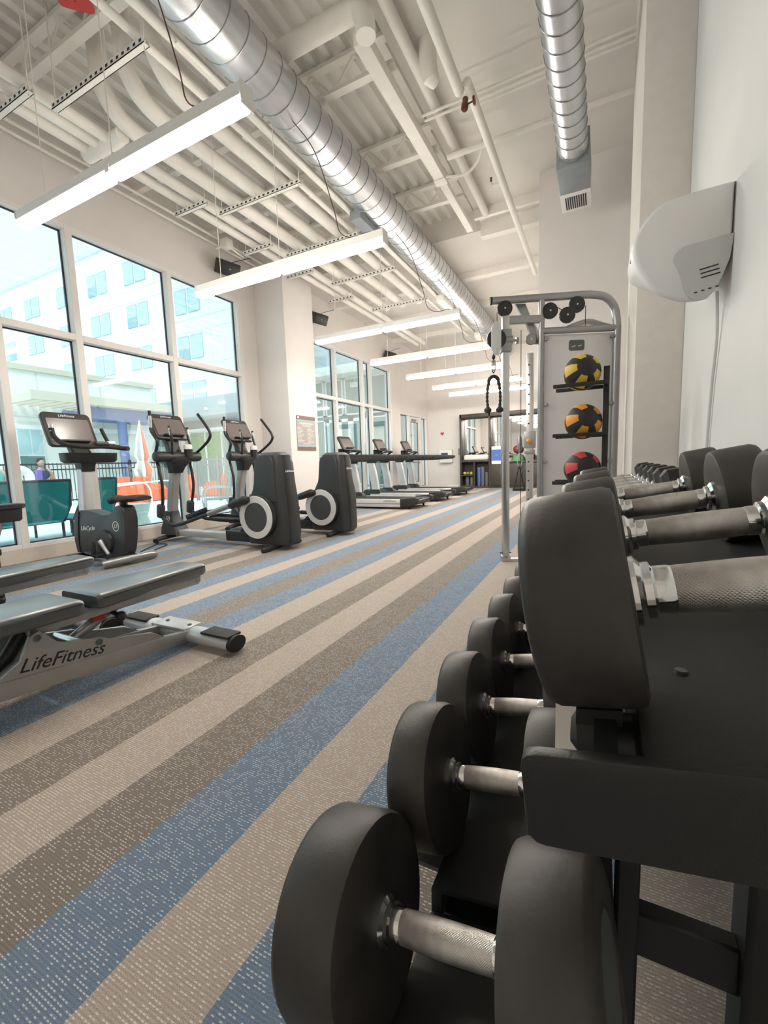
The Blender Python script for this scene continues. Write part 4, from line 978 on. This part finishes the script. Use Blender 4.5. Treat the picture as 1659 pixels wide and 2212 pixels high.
obj('front_bar', G().tube(cr([(-1.55, -.28, 1.28), (-1.38, -.20, 1.34), (-1.28, 0, 1.35), (-1.38, .20, 1.34), (-1.55, .28, 1.28)], 5), .022, 10), M['rubber'], t)
obj('control_pad', G().box((-1.34, 0, 1.365), (.12, .18, .04), Mx.Rotation(R(15), 3, 'Y'), .014), M['bezel'], t)
for y, lab in ((10.95, 'silver and black treadmill standing between the other two'), (12.82, 'silver and black treadmill nearest the patio door')):
    place(copy_tree(t), (-3.98, y, 0), 0, lab)

# ================================================================ weight benches
t = thing('weight_bench', 'black padded weight bench with script lettered grey frame', 'bench', (-2.31, 1.20, 0), 0, 'adjustable weight benches')
# local: y along the bench, +x toward the rack
def cush(y0, y1, w0, w1, z0, z1, r=.03):
    g = G(); rings = []
    for y, k in ((y0, .80), (y0+.012, .94), (y0+r, 1), (y1-r, 1), (y1-.012, .94), (y1, .80)):
        f_ = (y-y0)/(y1-y0); w_ = (w0+(w1-w0)*f_)
        zz = (z0+z1)/2; h_ = (z1-z0)*(.72 if k < .9 else (.92 if k < 1 else 1))
        rings.append([V((a*1.0, y, zz+b)) for a, b in rrect(w_*(.93 if k < .9 else (.98 if k < 1 else 1)), h_, h_*.33)])
    return g.loft(rings)
bp_ = obj('back_pad', cush(-.045, .64, .335, .21, .385, .462), M['vinyl'], t, 50)
obj('piping', G().tube([(-.165, -.02, .442), (.165, -.02, .442), (.104, .63, .442), (-.104, .63, .442)], .0035, 6, closed=True), M['rubber'], bp_)
sp_ = obj('seat_pad', cush(-.53, -.105, .30, .34, .385, .462), M['vinyl'], t, 50)
obj('piping', G().tube([(-.145, -.50, .442), (.145, -.50, .442), (.168, -.12, .442), (-.168, -.12, .442)], .0035, 6, closed=True), M['rubber'], sp_)
obj('back_rail', G().b2((.045, -.30, .335), (.085, .60, .388), .006).b2((-.085, -.30, .335), (-.045, .60, .388), .006).b2((-.085, .50, .345), (.085, .60, .388), .006), M['frameg'], t)
obj('back_tip', G().b2((-.088, .57, .345), (.088, .61, .390), .008), M['frameg'], t)
side = [(-.432, .217), (-.361, .257), (-.318, .354), (-.284, .368), (-.247, .33), (-.221, .291), (-.192, .279), (-.063, .246), (-.035, .247), (.006, .215), (.228, .166), (.30, .112), (.46, .09), (.46, .03), (-.095, .076), (-.50, .155), (-.50, .20)]
for s in (-1, 1):
    p = obj('side_plate', G().prism(side, (s*.12-.012, 0, 0), (0, 1, 0), (0, 0, 1), (.024, 0, 0), .003), M['silver'], t)
    rl = obj('base_rail', G().prism([(-.52, .225), (.46, .105), (.46, .035), (-.52, .145)], (s*.12-.02, 0, -.012), (0, 1, 0), (0, 0, 1), (.04, 0, 0), .006), M['silver'], t)
    for y, z in ((-.294, .340), (-.045, .222)):
        obj('bolt', G().lathe([(.016, 0), (.016, .004), (.010, .006), (.010, .003), (.002, .003)], (s*.132, y, z), (s, 0, 0), 16), M['dark'], p)
text('lettering', 'LifeFitness', .083, M['letb'], t, (.1328, -.20, .212), (0, .985, -.15), (0, .15, .985), .0008, .35)
cb = obj('cross_foot', G().tube([(-.47, .49, .058), (.47, .49, .058)], .062, 16, r2=.045), M['silverl'], t)
for s in (-1, 1):
    obj('end_cap', G().tube([(s*.465, .49, .056), (s*.49, .49, .056)], .064, 16, r2=.047), M['rubber'], cb)
    obj('top_pad', G().box((s*.36, .49, .100), (.22, .105, .016), None, .006), M['rubber'], cb)
obj('foot_saddle', G().box((-.02, .49, .098), (.30, .13, .022), None, .005), M['silverl'], cb)
for x in (-.10, .10): obj('bolt', G().cyl((x, .49, .105), (x, .49, .115), .012, n=12), M['dark'], cb)
ad = obj('adjuster_tube', G().cyl((0, -.10, .23), (0, .17, .37), .028, n=16), M['frameg'], t)
obj('adjuster_sleeve', G().cyl((0, .10, .335), (0, .16, .367), .036, n=16), M['silver'], ad)
obj('adjuster_knob', G().cyl((.03, .09, .315), (.085, .09, .305), .012, n=12).ball((.10, .09, .303), .026), M['black'], ad)
obj('warning_label', G().b2((.045, -.02, .30), (.049, .04, .345)), M['red'], ad)
obj('pivot_bar', G().cyl((-.11, -.12, .24), (.11, -.12, .24), .022, n=14), M['steel'], t)
obj('seat_post', G().tube([(0, -.29, .345), (0, -.36, .25), (0, -.50, .17)], .03, 12), M['black'], t)
obj('front_leg', G().b2((-.10, -.62, 0), (-.04, -.50, .24), .01).b2((.04, -.62, 0), (.10, -.50, .24), .01).b2((-.20, -.64, 0), (.20, -.58, .06), .01), M['frameg'], t)
obj('wheel', G().cyl((-.16, -.55, .05), (-.11, -.55, .05), .05, n=20).cyl((.11, -.55, .05), (.16, -.55, .05), .05, n=20), M['rubber'], t)
obj('leg_roller', G().cyl((-.19, -.655, .40), (.19, -.655, .40), .05, n=20), M['vinyl'], t)
place(copy_tree(t), (-3.30, 1.085, 0), 0, 'black padded weight bench standing next to the bike')

# ================================================================ far wall: shelving, dispenser, notices
FY = 16.2
t = thing('storage_unit', 'dark wood storage unit with mirror bays on the far wall', 'shelving', (-4.74, FY, 0))
W_ = 2.95
for x in (0, 1.08, 1.62, W_-.06):
    obj('side_panel', G().b2((x, -.42 if x < 1.1 else -.40, 0), (x+.06, -.002, 2.72), .004), M['wood'], t)
obj('top_rail', G().b2((0, -.42, 2.60), (W_, -.002, 2.73), .004), M['wood'], t)
obj('counter', G().b2((.06, -.42, .965), (1.08, -.002, 1.03), .004), M['wood'], t)
obj('counter', G().b2((1.14, -.45, .90), (W_-.06, -.002, .955), .004), M['wood'], t)
obj('plinth', G().b2((0, -.40, 0), (W_, -.002, .06)), M['wood'], t)
obj('shelf', G().b2((.06, -.40, .45), (.52, -.002, .485)), M['wood'], t)
obj('divider', G().b2((.52, -.40, .06), (.56, -.002, .965)), M['wood'], t)
obj('back_board', G().b2((.06, -.02, .06), (1.08, -.002, .965)), M['wood'], t)
for x0, x1 in ((1.14, 1.62), (1.68, 2.28), (2.28, W_-.06)):
    d = obj('cabinet_door', G().b2((x0+.004, -.42, .07), (x1-.004, -.395, .89), .003), M['wood'], t)
    obj('handle', G().cyl((x1-.06, -.44, .62), (x1-.06, -.44, .78), .010, n=8), M['dark'], d)
for x0, x1 in ((.06, 1.08), (1.14, 1.62), (1.68, W_-.06)):
    obj('mirror', G().b2((x0, -.03, 1.03 if x0 < 1 else .955), (x1, -.012, 2.60)), M['mirror'], t)
tag(obj('towel_stack', G().box((-4.14, FY-.26, 1.135), (.94, .26, .205), None, .07, 4), M['towel']), 'white rolled towel bundle on the wooden counter', 'towel')
for i, (x, z, h, c, lab) in enumerate(((-4.06, .06, .70, 'bluefoam', 'blue foam roller standing in the lower cubby'), (-3.915, .06, .72, 'greyfoam', 'tall grey foam roller beside the blue roller'), (-3.765, .06, .52, 'greyfoam', 'short grey foam roller beside the wooden panel'),
                                 (-4.50, .06, .36, 'greyfoam', 'short grey foam roller below the little shelf'), (-4.33, .06, .37, 'greyfoam', 'short grey foam roller next to the divider'))):
    y = FY-.25
    g = G().lathe([(.03, 0), (.058, 0), (.062, .01), (.062, h-.01), (.058, h), (.03, h), (.03, h-.03), (.002, h-.03)], (x, y, z), n=24)
    tag(obj('foam_roller', g, M[c]), lab, 'foam roller', 'foam rollers in the cubbies')
for i, (x, c) in enumerate(((-4.594, 'yellow'), (-4.47, 'green'), (-4.346, 'yellow'))):
    t = thing('toning_ball', ('yellow toning ball by the side panel', 'green toning ball in the middle of the little shelf', 'yellow toning ball by the divider')[i], 'ball', (x, FY-.28, .485), 0, 'toning balls on the little shelf')
    obj('ball', G().ball((0, 0, .062), .062, n=18, m=12), M[c], t); obj('valve', G().cyl((0, -.0625, .062), (0, -.058, .062), .008, n=8), M['dark'], t)
for i, (x, z, r, c, lab) in enumerate(((-2.66, 1.368, .15, 'maroon', 'maroon slam ball stacked on the green dome'), (-2.24, 1.099, .145, 'maroon', 'added maroon slam ball on the counter beside the green dome'))):  # second ball is added, after the first one's mirror reflection
    o = obj('slam_ball', G().ball((x, FY-.27, z), r, n=22, m=14), M[c]); tag(o, lab, 'ball', 'maroon balls on the counter')
tag(obj('balance_dome', G().lathe([(.215, 0), (.215, .03), (.20, .10), (.15, .20), (.07, .255), (.002, .265)], (-2.66, FY-.27, .955), n=32), M['green']), 'green half dome balance trainer on the counter', 'balance dome')
t = thing('wipes_poster', 'blue and white notice board hung on the storage unit', 'notice', (-3.37, FY-.449, 1.19))
obj('board', G().prism(rrect(.34, .64, .03), (0, 0, 0), (1, 0, 0), (0, 0, 1), (0, -.012, 0)), M['letw'], t)
obj('blue_panel', G().b2((-.165, -.0145, -.20), (.165, -.0122, .20)), M['bluefoam'], t)
obj('mark', G().box((0, -.0155, 0), (.08, .001, .012)), M['signtext'], t)
t = thing('towel_dispenser', 'white wall dispenser with dark screen on the far wall', 'dispenser', (-5.38, FY, 1.21))
obj('case', G().b2((-.27, -.20, -.25), (.27, -.002, .26), .05, 4), M['whitep'], t)
obj('display', G().b2((-.17, -.206, .03), (.10, -.199, .14), .003).b2((.04, -.206, -.10), (.10, -.199, .03), .002), M['navy'], t)
t = thing('defibrillator_notice', 'small heart notice on the far wall', 'notice', (-5.56, FY, 2.10))
text('lettering', 'AED', .06, M['signtext'], t, (0, -.003, .07), (1, 0, 0), (0, 0, 1))
obj('heart', G().prism(smooth2([(0, -.07), (.07, .01), (.05, .05), (.02, .05), (0, .03), (-.02, .05), (-.05, .05), (-.07, .01), (0, -.07)], 3)[:-1], (0, -.006, 0), (1, 0, 0), (0, 0, 1), (0, .004, 0)), M['red'], t)
t = thing('wall_phone', 'grey wall phone with cord beside the storage unit', 'phone', (-4.84, FY, 1.38))
obj('case', G().b2((-.07, -.07, -.13), (.06, -.002, .13), .01), M['frameg'], t)
obj('handset', G().b2((.02, -.10, -.12), (.06, -.07, .12), .01), M['silverl'], t)
obj('cord', G().tube(cr([(-.02, -.06, -.12), (-.05, -.06, -.35), (-.02, -.06, -.52), (.01, -.06, -.35), (.0, -.06, -.14)], 5), .008, 6), M['greyp'], t)
tag(obj('resistance_mat', G().cyl((-4.9, FY-.12, .05), (-5.3, FY-.12, .05), .04, n=16), M['whitep']), 'white rolled pad on the floor by the far wall', 'pad')

# ================================================================ outdoors
struct('patio_ground', G().b2((-90, -30, -.16), (WL-.24, 60, -.02)), M['patio'], 'pale sunlit paved patio outside the windows')
# white hotel wing, its face looks back along the patio
t = thing('hotel_building', 'white multi storey hotel wing with paired windows', 'building', (-45, 22, -.02))
obj('wall', G().b2((-30, 0, 0), (23.6, 12, 18.32)), M['stucco'], t)
obj('coping', G().b2((-30.1, -.12, 18.2), (23.7, 12, 18.5)), M['joint'], t)
cols = [-56.8, -52.15, -47.3, -41.98, -37.4, -32.73, -27.3]
for zt in (16.70, 13.56, 10.42, 7.25, 4.1):
    obj('floor_joint', G().b2((-30, -.015, zt+.25-.02), (23.6, .001, zt+.25)).b2((-30, -.015, zt-2.05), (23.6, .001, zt-2.03)), M['joint'], t)
    for ci, cx_ in enumerate(cols):
        for k, off in enumerate((0, 1.33)):
            x = cx_+45+off
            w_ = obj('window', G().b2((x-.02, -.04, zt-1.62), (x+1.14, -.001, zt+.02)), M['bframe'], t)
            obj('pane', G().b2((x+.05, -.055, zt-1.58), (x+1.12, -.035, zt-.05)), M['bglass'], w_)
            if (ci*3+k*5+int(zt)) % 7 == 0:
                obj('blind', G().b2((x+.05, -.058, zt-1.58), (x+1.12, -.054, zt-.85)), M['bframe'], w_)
        obj('panel_joint', G().b2((cx_+45+3.3, -.015, zt-2.0), (cx_+45+3.33, .001, zt+.2)), M['joint'], t)
# low cream building beyond the fence
t = thing('annex_building', 'low cream rendered annex behind the patio fence', 'building', (-19, 5, -.02))
obj('wall', G().b2((-8, -9, 0), (0, 8.55, 4.98)), M['cream'], t)
obj('coping', G().b2((-8, -9.1, 4.88), (.10, 8.65, 5.08)), M['sand'], t)
for y in (3.9, 6.2): obj('panel_joint', G().b2((-.001, y, 0), (.015, y+.03, 4.9)), M['joint'], t)
obj('floor_joint', G().b2((-.001, -9, 3.18), (.015, 8.5, 3.21)), M['joint'], t)
for y0 in (3.05, .4):
    w_ = obj('window', G().b2((-.002, y0, .9), (.05, y0+.86, 2.92)), M['letw'], t)
    for a, b, c_, d in ((.04, .42, 1.80, 2.88), (.46, .82, 1.80, 2.88), (.04, .82, .95, 1.75)):
        obj('pane', G().b2((.045, y0+a, c_), (.06, y0+b, d)), M['gglass' if c_ < 1 else 'bglass'], w_)
# glazed lobby and canopy
t = thing('lobby_building', 'grey canopied glass lobby behind the patio chairs', 'building', (-20, 14.2, -.02))
obj('canopy', G().b2((-.6, .4, 3.55), (5.5, 6, 4.42), .02), M['gcan'], t)
obj('side_wall', G().b2((-4.0, 1.6, 0), (-.6, 6, 4.6)), M['cream'], t)
obj('dark_recess', G().b2((-.6, 2.0, 3.05), (5.4, 6, 3.55)), M['gglass'], t)
for k in range(8):
    x = -3.8+k*1.15
    p = obj('glazing_bay', G().b2((x, 1.50, .0), (x+1.08, 1.58, 2.95)), M['letw'], t)
    obj('pane', G().b2((x+.05, 1.47, .15), (x+1.03, 1.52, 1.5)), M['gglass'], p)
    obj('pane', G().b2((x+.05, 1.47, 1.56), (x+1.03, 1.52, 2.9)), M['hedge' if k in (4, 5, 7, 8) else 'gglass'], p)
for x_ in (1.6, 3.4): obj('wall_lamp', G().ball((x_, .36, 3.85), .12, (1, .5, .7), 12, 8), M['letw'], t)
obj('fascia', G().b2((-4, 1.2, 2.95), (5.4, 1.6, 3.08)), M['letw'], t)
# pergola
t = thing('pergola', 'sand coloured pergola on a blue violet post and beam', 'pergola', (-17.4, 11, -.02))
obj('beam', G().b2((-.15, -1.45, 3.14), (.15, 2.2, 3.56), .01), M['lavender'], t)
obj('beam', G().b2((-1.4, -1.45, 3.14), (-1.2, 2.2, 3.5), .01), M['lavender'], t)
obj('post', G().cyl((0, .0, 0), (0, .0, 3.2), .17, n=24), M['lavender'], t)
for k in range(15):
    y = -3.2+k*.36
    obj('slat', G().b2((-1.5, y, 3.56), (.5, y+.10, 3.80)), M['sand'], t)
obj('end_board', G().b2((.42, -3.3, 3.56), (.55, 2.1, 3.86)), M['sand'], t)
tag(obj('string_canopy', G().b2((-18.5, 7.0, 2.66), (-18.2, 13.0, 2.80)), M['letw']), 'thin white canopy edge behind the pergola post', 'canopy')
# fences
def fence(name, lab, p0, p1, h, mt, n, z0=.1, posts=4):
    p0 = V((*p0, 0)); p1 = V((*p1, 0)); d = (p1-p0); L = d.length; d.normalize(); q = V((-d.y, d.x, 0))
    t = thing(name, lab, 'fence', (p0.x, p0.y, -.02), 0)
    rot = Mx.Rotation(math.atan2(d.y, d.x), 3, 'Z')
    for z in (h-.04, h-.22, z0+.05):
        obj('rail', G().box(d*L/2+V((0, 0, z)), (L, .04, .045), rot), M[mt], t)
    pm = None
    for k in range(n+1):
        if pm is None:
            pm = obj('picket', G().box((0, 0, (h+z0)/2), (.018, .018, h-z0), rot), M[mt], t); o = pm
        else:
            o = pm.copy(); COL.objects.link(o); o.parent = t
        o.location = d*L*k/n
    for k in range(posts+1):
        obj('post', G().box(d*L*k/posts+V((0, 0, (h+.08)/2)), (.08, .08, h+.08), rot), M[mt], t)
fence('patio_fence', 'dark metal picket fence across the patio', (-16.2, 4.4), (-16.2, 11.9), 1.42, 'fence', 62, posts=5)
fence('patio_fence', 'grey metal picket fence behind the sling chair', (-12.2, 10.1), (-9.6, 10.6), 1.42, 'fenceg', 24, posts=3)

# orange moulded armchairs
t = thing('patio_armchair', 'orange moulded armchair under the folded umbrella', 'chair', (-15.0, 9.2, 0), 0, 'orange patio armchairs')
def seatring(z, s, lean): return [V((x*s+lean, y*s, z)) for x, y in rrect(.72, .74, .2)]
obj('shell', G().prism(smooth2([(-.38, .02), (-.42, .45), (-.50, .82), (-.40, .84), (-.30, .50), (-.25, .42), (.34, .40), (.38, .36), (.34, .02), (-.38, .02)], 2)[:-1], (0, -.30, 0), (1, 0, 0), (0, 0, 1), (0, .60, 0), .02), M['orangec'], t)
for s in (-1, 1):
    obj('arm', G().prism([(-.40, .02), (-.44, .62), (.20, .56), (.36, .40), (.34, .02)], (0, s*.34-.05, 0), (1, 0, 0), (0, 0, 1), (0, .10, 0), .02), M['orangec'], t)
for x, y, rz, lab in ((-14.3, 9.9, 25, 'orange moulded armchair right of the folded umbrella'), (-13.6, 8.75, -140, 'orange moulded armchair seen from behind, facing the fence'), (-14.0, 11.0, 160, 'orange moulded armchair near the grey fence'), (-13.3, 11.9, 200, 'orange moulded armchair closest to the grey fence')):
    place(copy_tree(t), (x, y, -.02), R(rz), lab)
t.location.z = -.02; t.rotation_euler.z = R(-35)
# folded umbrella
t = thing('patio_umbrella', 'folded orange and teal striped patio umbrella', 'umbrella', (-15.55, 10.5, -.02))
obj('pole', G().cyl((0, 0, 0), (0, 0, 2.95), .025, n=10), M['letw'], t)
obj('base', G().lathe([(.28, 0), (.28, .05), (.06, .09), (.04, .25)], n=24), M['letw'], t)
N = 16
prof = [(.03, 2.85), (.16, 2.2), (.24, 1.6), (.15, 1.45), (.30, 1.1), (.24, .75), (.10, .62)]
for k in range(N):
    a0, a1 = 2*math.pi*k/N, 2*math.pi*(k+1)/N
    g = G(); rows = []
    for i, (r_, z) in enumerate(prof):
        k0 = 1.15 if k % 2 else .85; k1 = .85 if k % 2 else 1.15
        rows.append((g.b.verts.new((math.cos(a0)*r_*k0, math.sin(a0)*r_*k0, z)), g.b.verts.new((math.cos(a1)*r_*k1, math.sin(a1)*r_*k1, z)),
                     g.b.verts.new((math.cos(a1)*r_*k1*.9, math.sin(a1)*r_*k1*.9, z)), g.b.verts.new((math.cos(a0)*r_*k0*.9, math.sin(a0)*r_*k0*.9, z))))
    for i in range(len(rows)-1):
        for j in range(4): g.b.faces.new((rows[i][j], rows[i][(j+1) % 4], rows[i+1][(j+1) % 4], rows[i+1][j]))
    g.b.faces.new(rows[0]); g.b.faces.new(rows[-1])
    obj('cloth_fold', g, M[('umb_o', 'umb_t', 'letw')[k % 3]], t)
# teal sling loungers backed against the glass
def lounger(lab, y0, y1, x):
    t = thing('sling_lounger', lab, 'lounger', (x, (y0+y1)/2, -.02), 0, 'teal sling loungers'); w_ = (y1-y0)
    fr = G().tube([(-.0, -w_/2, .97), (0, w_/2, .97)], .02, 8).tube([(0, -w_/2, .97), (-.06, -w_/2, .60), (-.26, -w_/2, .36), (-1.6, -w_/2, .33)], .02, 8).tube([(0, w_/2, .97), (-.06, w_/2, .60), (-.26, w_/2, .36), (-1.6, w_/2, .33)], .02, 8)
    obj('frame', fr, M['bronze'], t)
    obj('back_sling', G().loft([[V((x_+dx, y_, z)) for dx, y_ in ((-.006, -w_/2+.01), (.006, -w_/2+.01), (.006, w_/2-.01), (-.006, w_/2-.01))] for x_, z in ((0, .96), (-.03, .78), (-.07, .60), (-.14, .47), (-.25, .375))]), M['teal'], t)
    obj('seat_sling', G().b2((-1.58, -w_/2+.01, .335), (-.25, w_/2-.01, .352)), M['teal'], t)
    for x_ in (-.32, -1.45):
        for s in (-1, 1): obj('leg', G().cyl((x_, s*w_/2, 0), (x_, s*w_/2, .35), .02, n=8), M['bronze'], t)
    obj('brace', G().cyl((-.30, w_*.1, .37), (-.03, -w_*.3, .60), .012, n=6), M['silverl'], t)
    return t
lounger('teal sling lounger behind the exercise bike', 2.62, 3.56, -7.0)
lounger('teal sling lounger half hidden by the window mullion', 3.70, 4.25, -7.02)
t = thing('sling_chair', 'pale teal sling armchair on a silver frame', 'chair', (-8.0, 7.2, -.02), R(-35))
obj('back_sling', G().loft([[V((x_, y_+dy, z)) for x_, dy in ((-.26, 0), (.26, 0), (.26, .012), (-.26, .012))] for y_, z in ((.30, .98), (.27, .75), (.20, .45), (.17, .36))]), M['tealp'], t)
obj('seat_sling', G().b2((-.26, -.30, .36), (.26, .20, .375)), M['tealp'], t)
obj('frame', G().tube([(-.27, .30, .99), (.27, .30, .99)], .015, 8).tube([(-.27, .30, .99), (-.27, .17, .37), (-.27, -.30, .36), (-.27, -.32, .0)], .015, 8).tube([(.27, .30, .99), (.27, .17, .37), (.27, -.30, .36), (.27, -.32, .0)], .015, 8), M['frameg'], t)
for s in (-1, 1): obj('arm', G().tube(cr([(s*.29, .22, .62), (s*.29, -.05, .64), (s*.29, -.28, .60), (s*.29, -.34, .35), (s*.29, -.30, 0)], 4), .016, 8), M['silverl'], t)
obj('rear_leg', G().cyl((-.27, .18, .38), (-.27, .34, 0), .015, n=8).cyl((.27, .18, .38), (.27, .34, 0), .015, n=8), M['frameg'], t)
tag(obj('planter_stool', G().lathe([(.002, 0), (.22, 0), (.25, .02), (.19, .22), (.25, .44), (.25, .46), (.002, .46)], (-7.75, 5.0, -.02), n=32), M['planter']), 'pale green hourglass stool outside the window', 'stool')
# white rail in front of the armchairs
t = thing('chaise_frame', 'white tubular chaise frame in front of the orange armchairs', 'lounger', (-12.2, 8.3, -.02))
obj('side_rail', G().tube(cr([(0, -1.5, .62), (0, -.3, .70), (0, .55, .74), (0, .9, .66), (0, .98, .3), (0, 1.0, 0)], 5), .022, 8), M['letw'], t)
obj('side_rail', G().tube(cr([(-.7, -1.5, .62), (-.7, -.3, .70), (-.7, .3, .70), (-.7, .55, .5), (-.7, .6, 0)], 5), .022, 8), M['letw'], t)
obj('leg', G().cyl((0, -1.2, 0), (0, -1.2, .64), .02, n=8).cyl((-.7, -1.2, 0), (-.7, -1.2, .64), .02, n=8), M['letw'], t)

# seated swimmer by the fence, with float ring and towel
def skinned(name, verts, edges, mt, par):
    me = bpy.data.meshes.new(name); me.from_pydata([v[:3] for v in verts], edges, [])
    o = bpy.data.objects.new(name, me); COL.objects.link(o); o.parent = par
    me.materials.append(M[mt])
    md = o.modifiers.new('skin', 'SKIN'); md.use_smooth_shade = True
    o.modifiers.new('sub', 'SUBSURF').render_levels = 2
    for i, v in enumerate(verts):
        sv = me.skin_vertices[0].data[i]; sv.radius = (v[3], v[4] if len(v) > 4 else v[3]); sv.use_root = (i == 0)
    return o
def person(lab, loc, rz, shirt, hair):
    t = thing('person', lab, 'person', loc, rz)
    bv = [(0, 0, .55, .17, .13), (0, .02, .80, .17, .12), (0, .0, 1.08, .17, .11), (0, -.02, 1.22, .07), (0, -.05, 1.30, .06),
          (.19, -.02, 1.10, .065), (.27, -.16, .88, .05), (.14, -.30, 1.12, .04), (.06, -.27, 1.24, .035),
          (-.19, -.02, 1.10, .065), (-.27, -.14, .84, .05), (-.18, -.36, .74, .04), (-.14, -.44, .72, .03),
          (.10, -.10, .52, .09), (.12, -.48, .52, .07), (.12, -.50, .08, .05), (.12, -.64, .04, .04),
          (-.10, -.10, .52, .09), (-.12, -.48, .52, .07), (-.12, -.50, .08, .05), (-.12, -.64, .04, .04)]
    be = [(0, 1), (1, 2), (2, 3), (3, 4), (2, 5), (5, 6), (6, 7), (7, 8), (2, 9), (9, 10), (10, 11), (11, 12), (0, 13), (13, 14), (14, 15), (15, 16), (0, 17), (17, 18), (18, 19), (19, 20)]
    body = skinned('body', bv, be, 'skin', t)
    obj('head', G().ball((0, -.07, 1.42), .105, (.85, .95, 1.15), 20, 14).ball((0, -.175, 1.41), .018, (1, 1.2, 1.4), 8, 6).ball((.09, -.06, 1.41), .02, (.6, 1, 1.5), 8, 6).ball((-.09, -.06, 1.41), .02, (.6, 1, 1.5), 8, 6), M['skin'], t)
    obj('hair', G().ball((0, -.045, 1.455), .112, (.9, .98, .95), 20, 12), M[hair], t)
    skinned('shirt', [(0, 0, .60, .18, .14), (0, .02, .82, .185, .13), (0, .0, 1.08, .185, .125), (0, -.01, 1.17, .10, .09), (.20, -.02, 1.10, .08), (.25, -.10, .96, .07), (-.20, -.02, 1.10, .08), (-.25, -.10, .94, .07)], [(0, 1), (1, 2), (2, 3), (2, 4), (4, 5), (2, 6), (6, 7)], shirt, t)
    skinned('shorts', [(0, 0, .54, .18, .14), (.10, -.10, .53, .11), (.12, -.40, .53, .09), (-.10, -.10, .53, .11), (-.12, -.40, .53, .09)], [(0, 1), (1, 2), (0, 3), (3, 4)], 'khaki', t)
person('person in a navy shirt sitting by the fence, hand at face', (-15.4, 7.05, -.02), R(90), 'navy', 'hair')
person('person in a turquoise shirt sitting beside the red bag', (-14.6, 5.62, -.02), R(80), 'tealp', 'sand')
t = thing('patio_bench', 'pale patio bench under the seated person', 'bench', (-15.4, 7.05, -.02))
obj('seat', G().b2((-.25, -.5, .34), (.25, .5, .398), .01), M['letw'], t)
for s in (-1, 1): obj('leg', G().b2((-.22, s*.4-.03, 0), (.22, s*.4+.03, .36), .005), M['letw'], t)
t = thing('patio_bench', 'pale patio bench under the person in turquoise', 'bench', (-14.6, 5.62, -.02))
obj('seat', G().b2((-.25, -.5, .34), (.25, .25, .398), .01), M['letw'], t)
for s in (-.40, .17): obj('leg', G().b2((-.22, s-.03, 0), (.22, s+.03, .36), .005), M['letw'], t)
t = thing('beach_bag', 'dull red beach bag on the patio by the bench', 'bag', (-13.7, 5.42, -.02), R(20))
obj('body', G().loft([[V((x*k, y*k, z)) for x, y in rrect(.34, .55, .1)] for k, z in ((.85, 0), (1, .06), (1.02, .34), (.9, .46))]), M['red'], t)
for s in (-1, 1): obj('handle', G().tube(cr([(s*.12, -.15, .44), (s*.12, -.10, .62), (s*.12, .10, .62), (s*.12, .15, .44)], 4), .014, 8), M['brown'], t)
t = thing('swim_ring', 'white swim ring leaning on the patio table', 'swim ring', (-14.75, 6.21, .572))
obj('ring', G().tube([(.03*math.sin(a), math.cos(a)*.26, .36+math.sin(a)*.26) for a in [2*math.pi*k/24 for k in range(24)]], .12, 14, closed=True), M['letw'], t)
obj('print', G().ball((.09, .10, .12), .05, (.5, 1, 1), 10, 8), M['hair'], t)
tag(obj('beach_towel', G().box((-14.75, 6.69, .862), (.05, .18, .62), Mx.Rotation(R(6), 3, 'Y'), .02, 3), M['violet']), 'violet beach towel propped beside the swim ring', 'towel')
t = thing('patio_table', 'low white patio table under the swim ring', 'table', (-14.79, 6.50, -.02))
obj('top', G().b2((-.35, -.6, .52), (.35, .31, .575), .01), M['letw'], t)
for x_ in (-.28, .28):
    for y_ in (-.5, .25): obj('leg', G().b2((x_-.03, y_-.03, 0), (x_+.03, y_+.03, .52)), M['letw'], t)

# entrance block seen through the far windows
t = thing('entrance_block', 'glazed entrance block with white double doors', 'building', (-9.6, 17.2, -.02))
obj('soffit', G().b2((-4.6, -.9, 4.98), (3.18, 3.0, 5.36), .01), M['cream'], t)
obj('upper_wall', G().b2((-4.6, 0, 5.36), (3.2, 3.0, 9.0)), M['gcan'], t)
obj('back_wall', G().b2((-4.6, 2.0, 0), (3.2, 2.1, 5.0)), M['bglass'], t)
for a, b, z0, z1 in ((-3.1, -2.1, .05, 3.15), (-2.0, -1.32, .05, 3.15), (-.68, -.0, .05, 3.15), (-1.32, -.68, .05, 3.15), (.1, 1.2, .05, 3.15), (1.3, 2.4, .05, 3.15), (-3.1, -2.1, 3.3, 4.95), (-2.0, -1.05, 3.3, 4.95), (-.95, .1, 3.3, 4.95), (.2, 1.2, 3.3, 4.95), (1.3, 2.4, 3.3, 4.95)):
    isd = z0 < 1 and -2.05 < a < 0
    f_ = .14 if isd else .06
    g = G().b2((a, -.04, z0), (a+f_, .04, z1)).b2((b-f_, -.04, z0), (b, .04, z1)).b2((a, -.04, z0), (b, .04, z0+f_)).b2((a, -.04, z1-f_), (b, .04, z1))
    p = obj('door' if isd else 'bay_frame', g, M['letw'], t)
    obj('pane', G().b2((a+f_, -.01, z0+f_), (b-f_, .01, z1-f_)), M['gglass'], p)
ex = thing('exit_sign', 'white exit sign inside the entrance block', 'sign', (-9.85, 16.9, 4.55))
obj('case', G().b2((-.22, 0, -.10), (.22, .05, .10), .01), M['letw'], ex)
text('lettering', 'EXIT', .17, M['red'], ex, (0, -.002, 0), (1, 0, 0), (0, 0, 1))
obj('stem', G().cyl((0, .025, .10), (0, .025, .42), .01, n=6), M['letw'], ex)
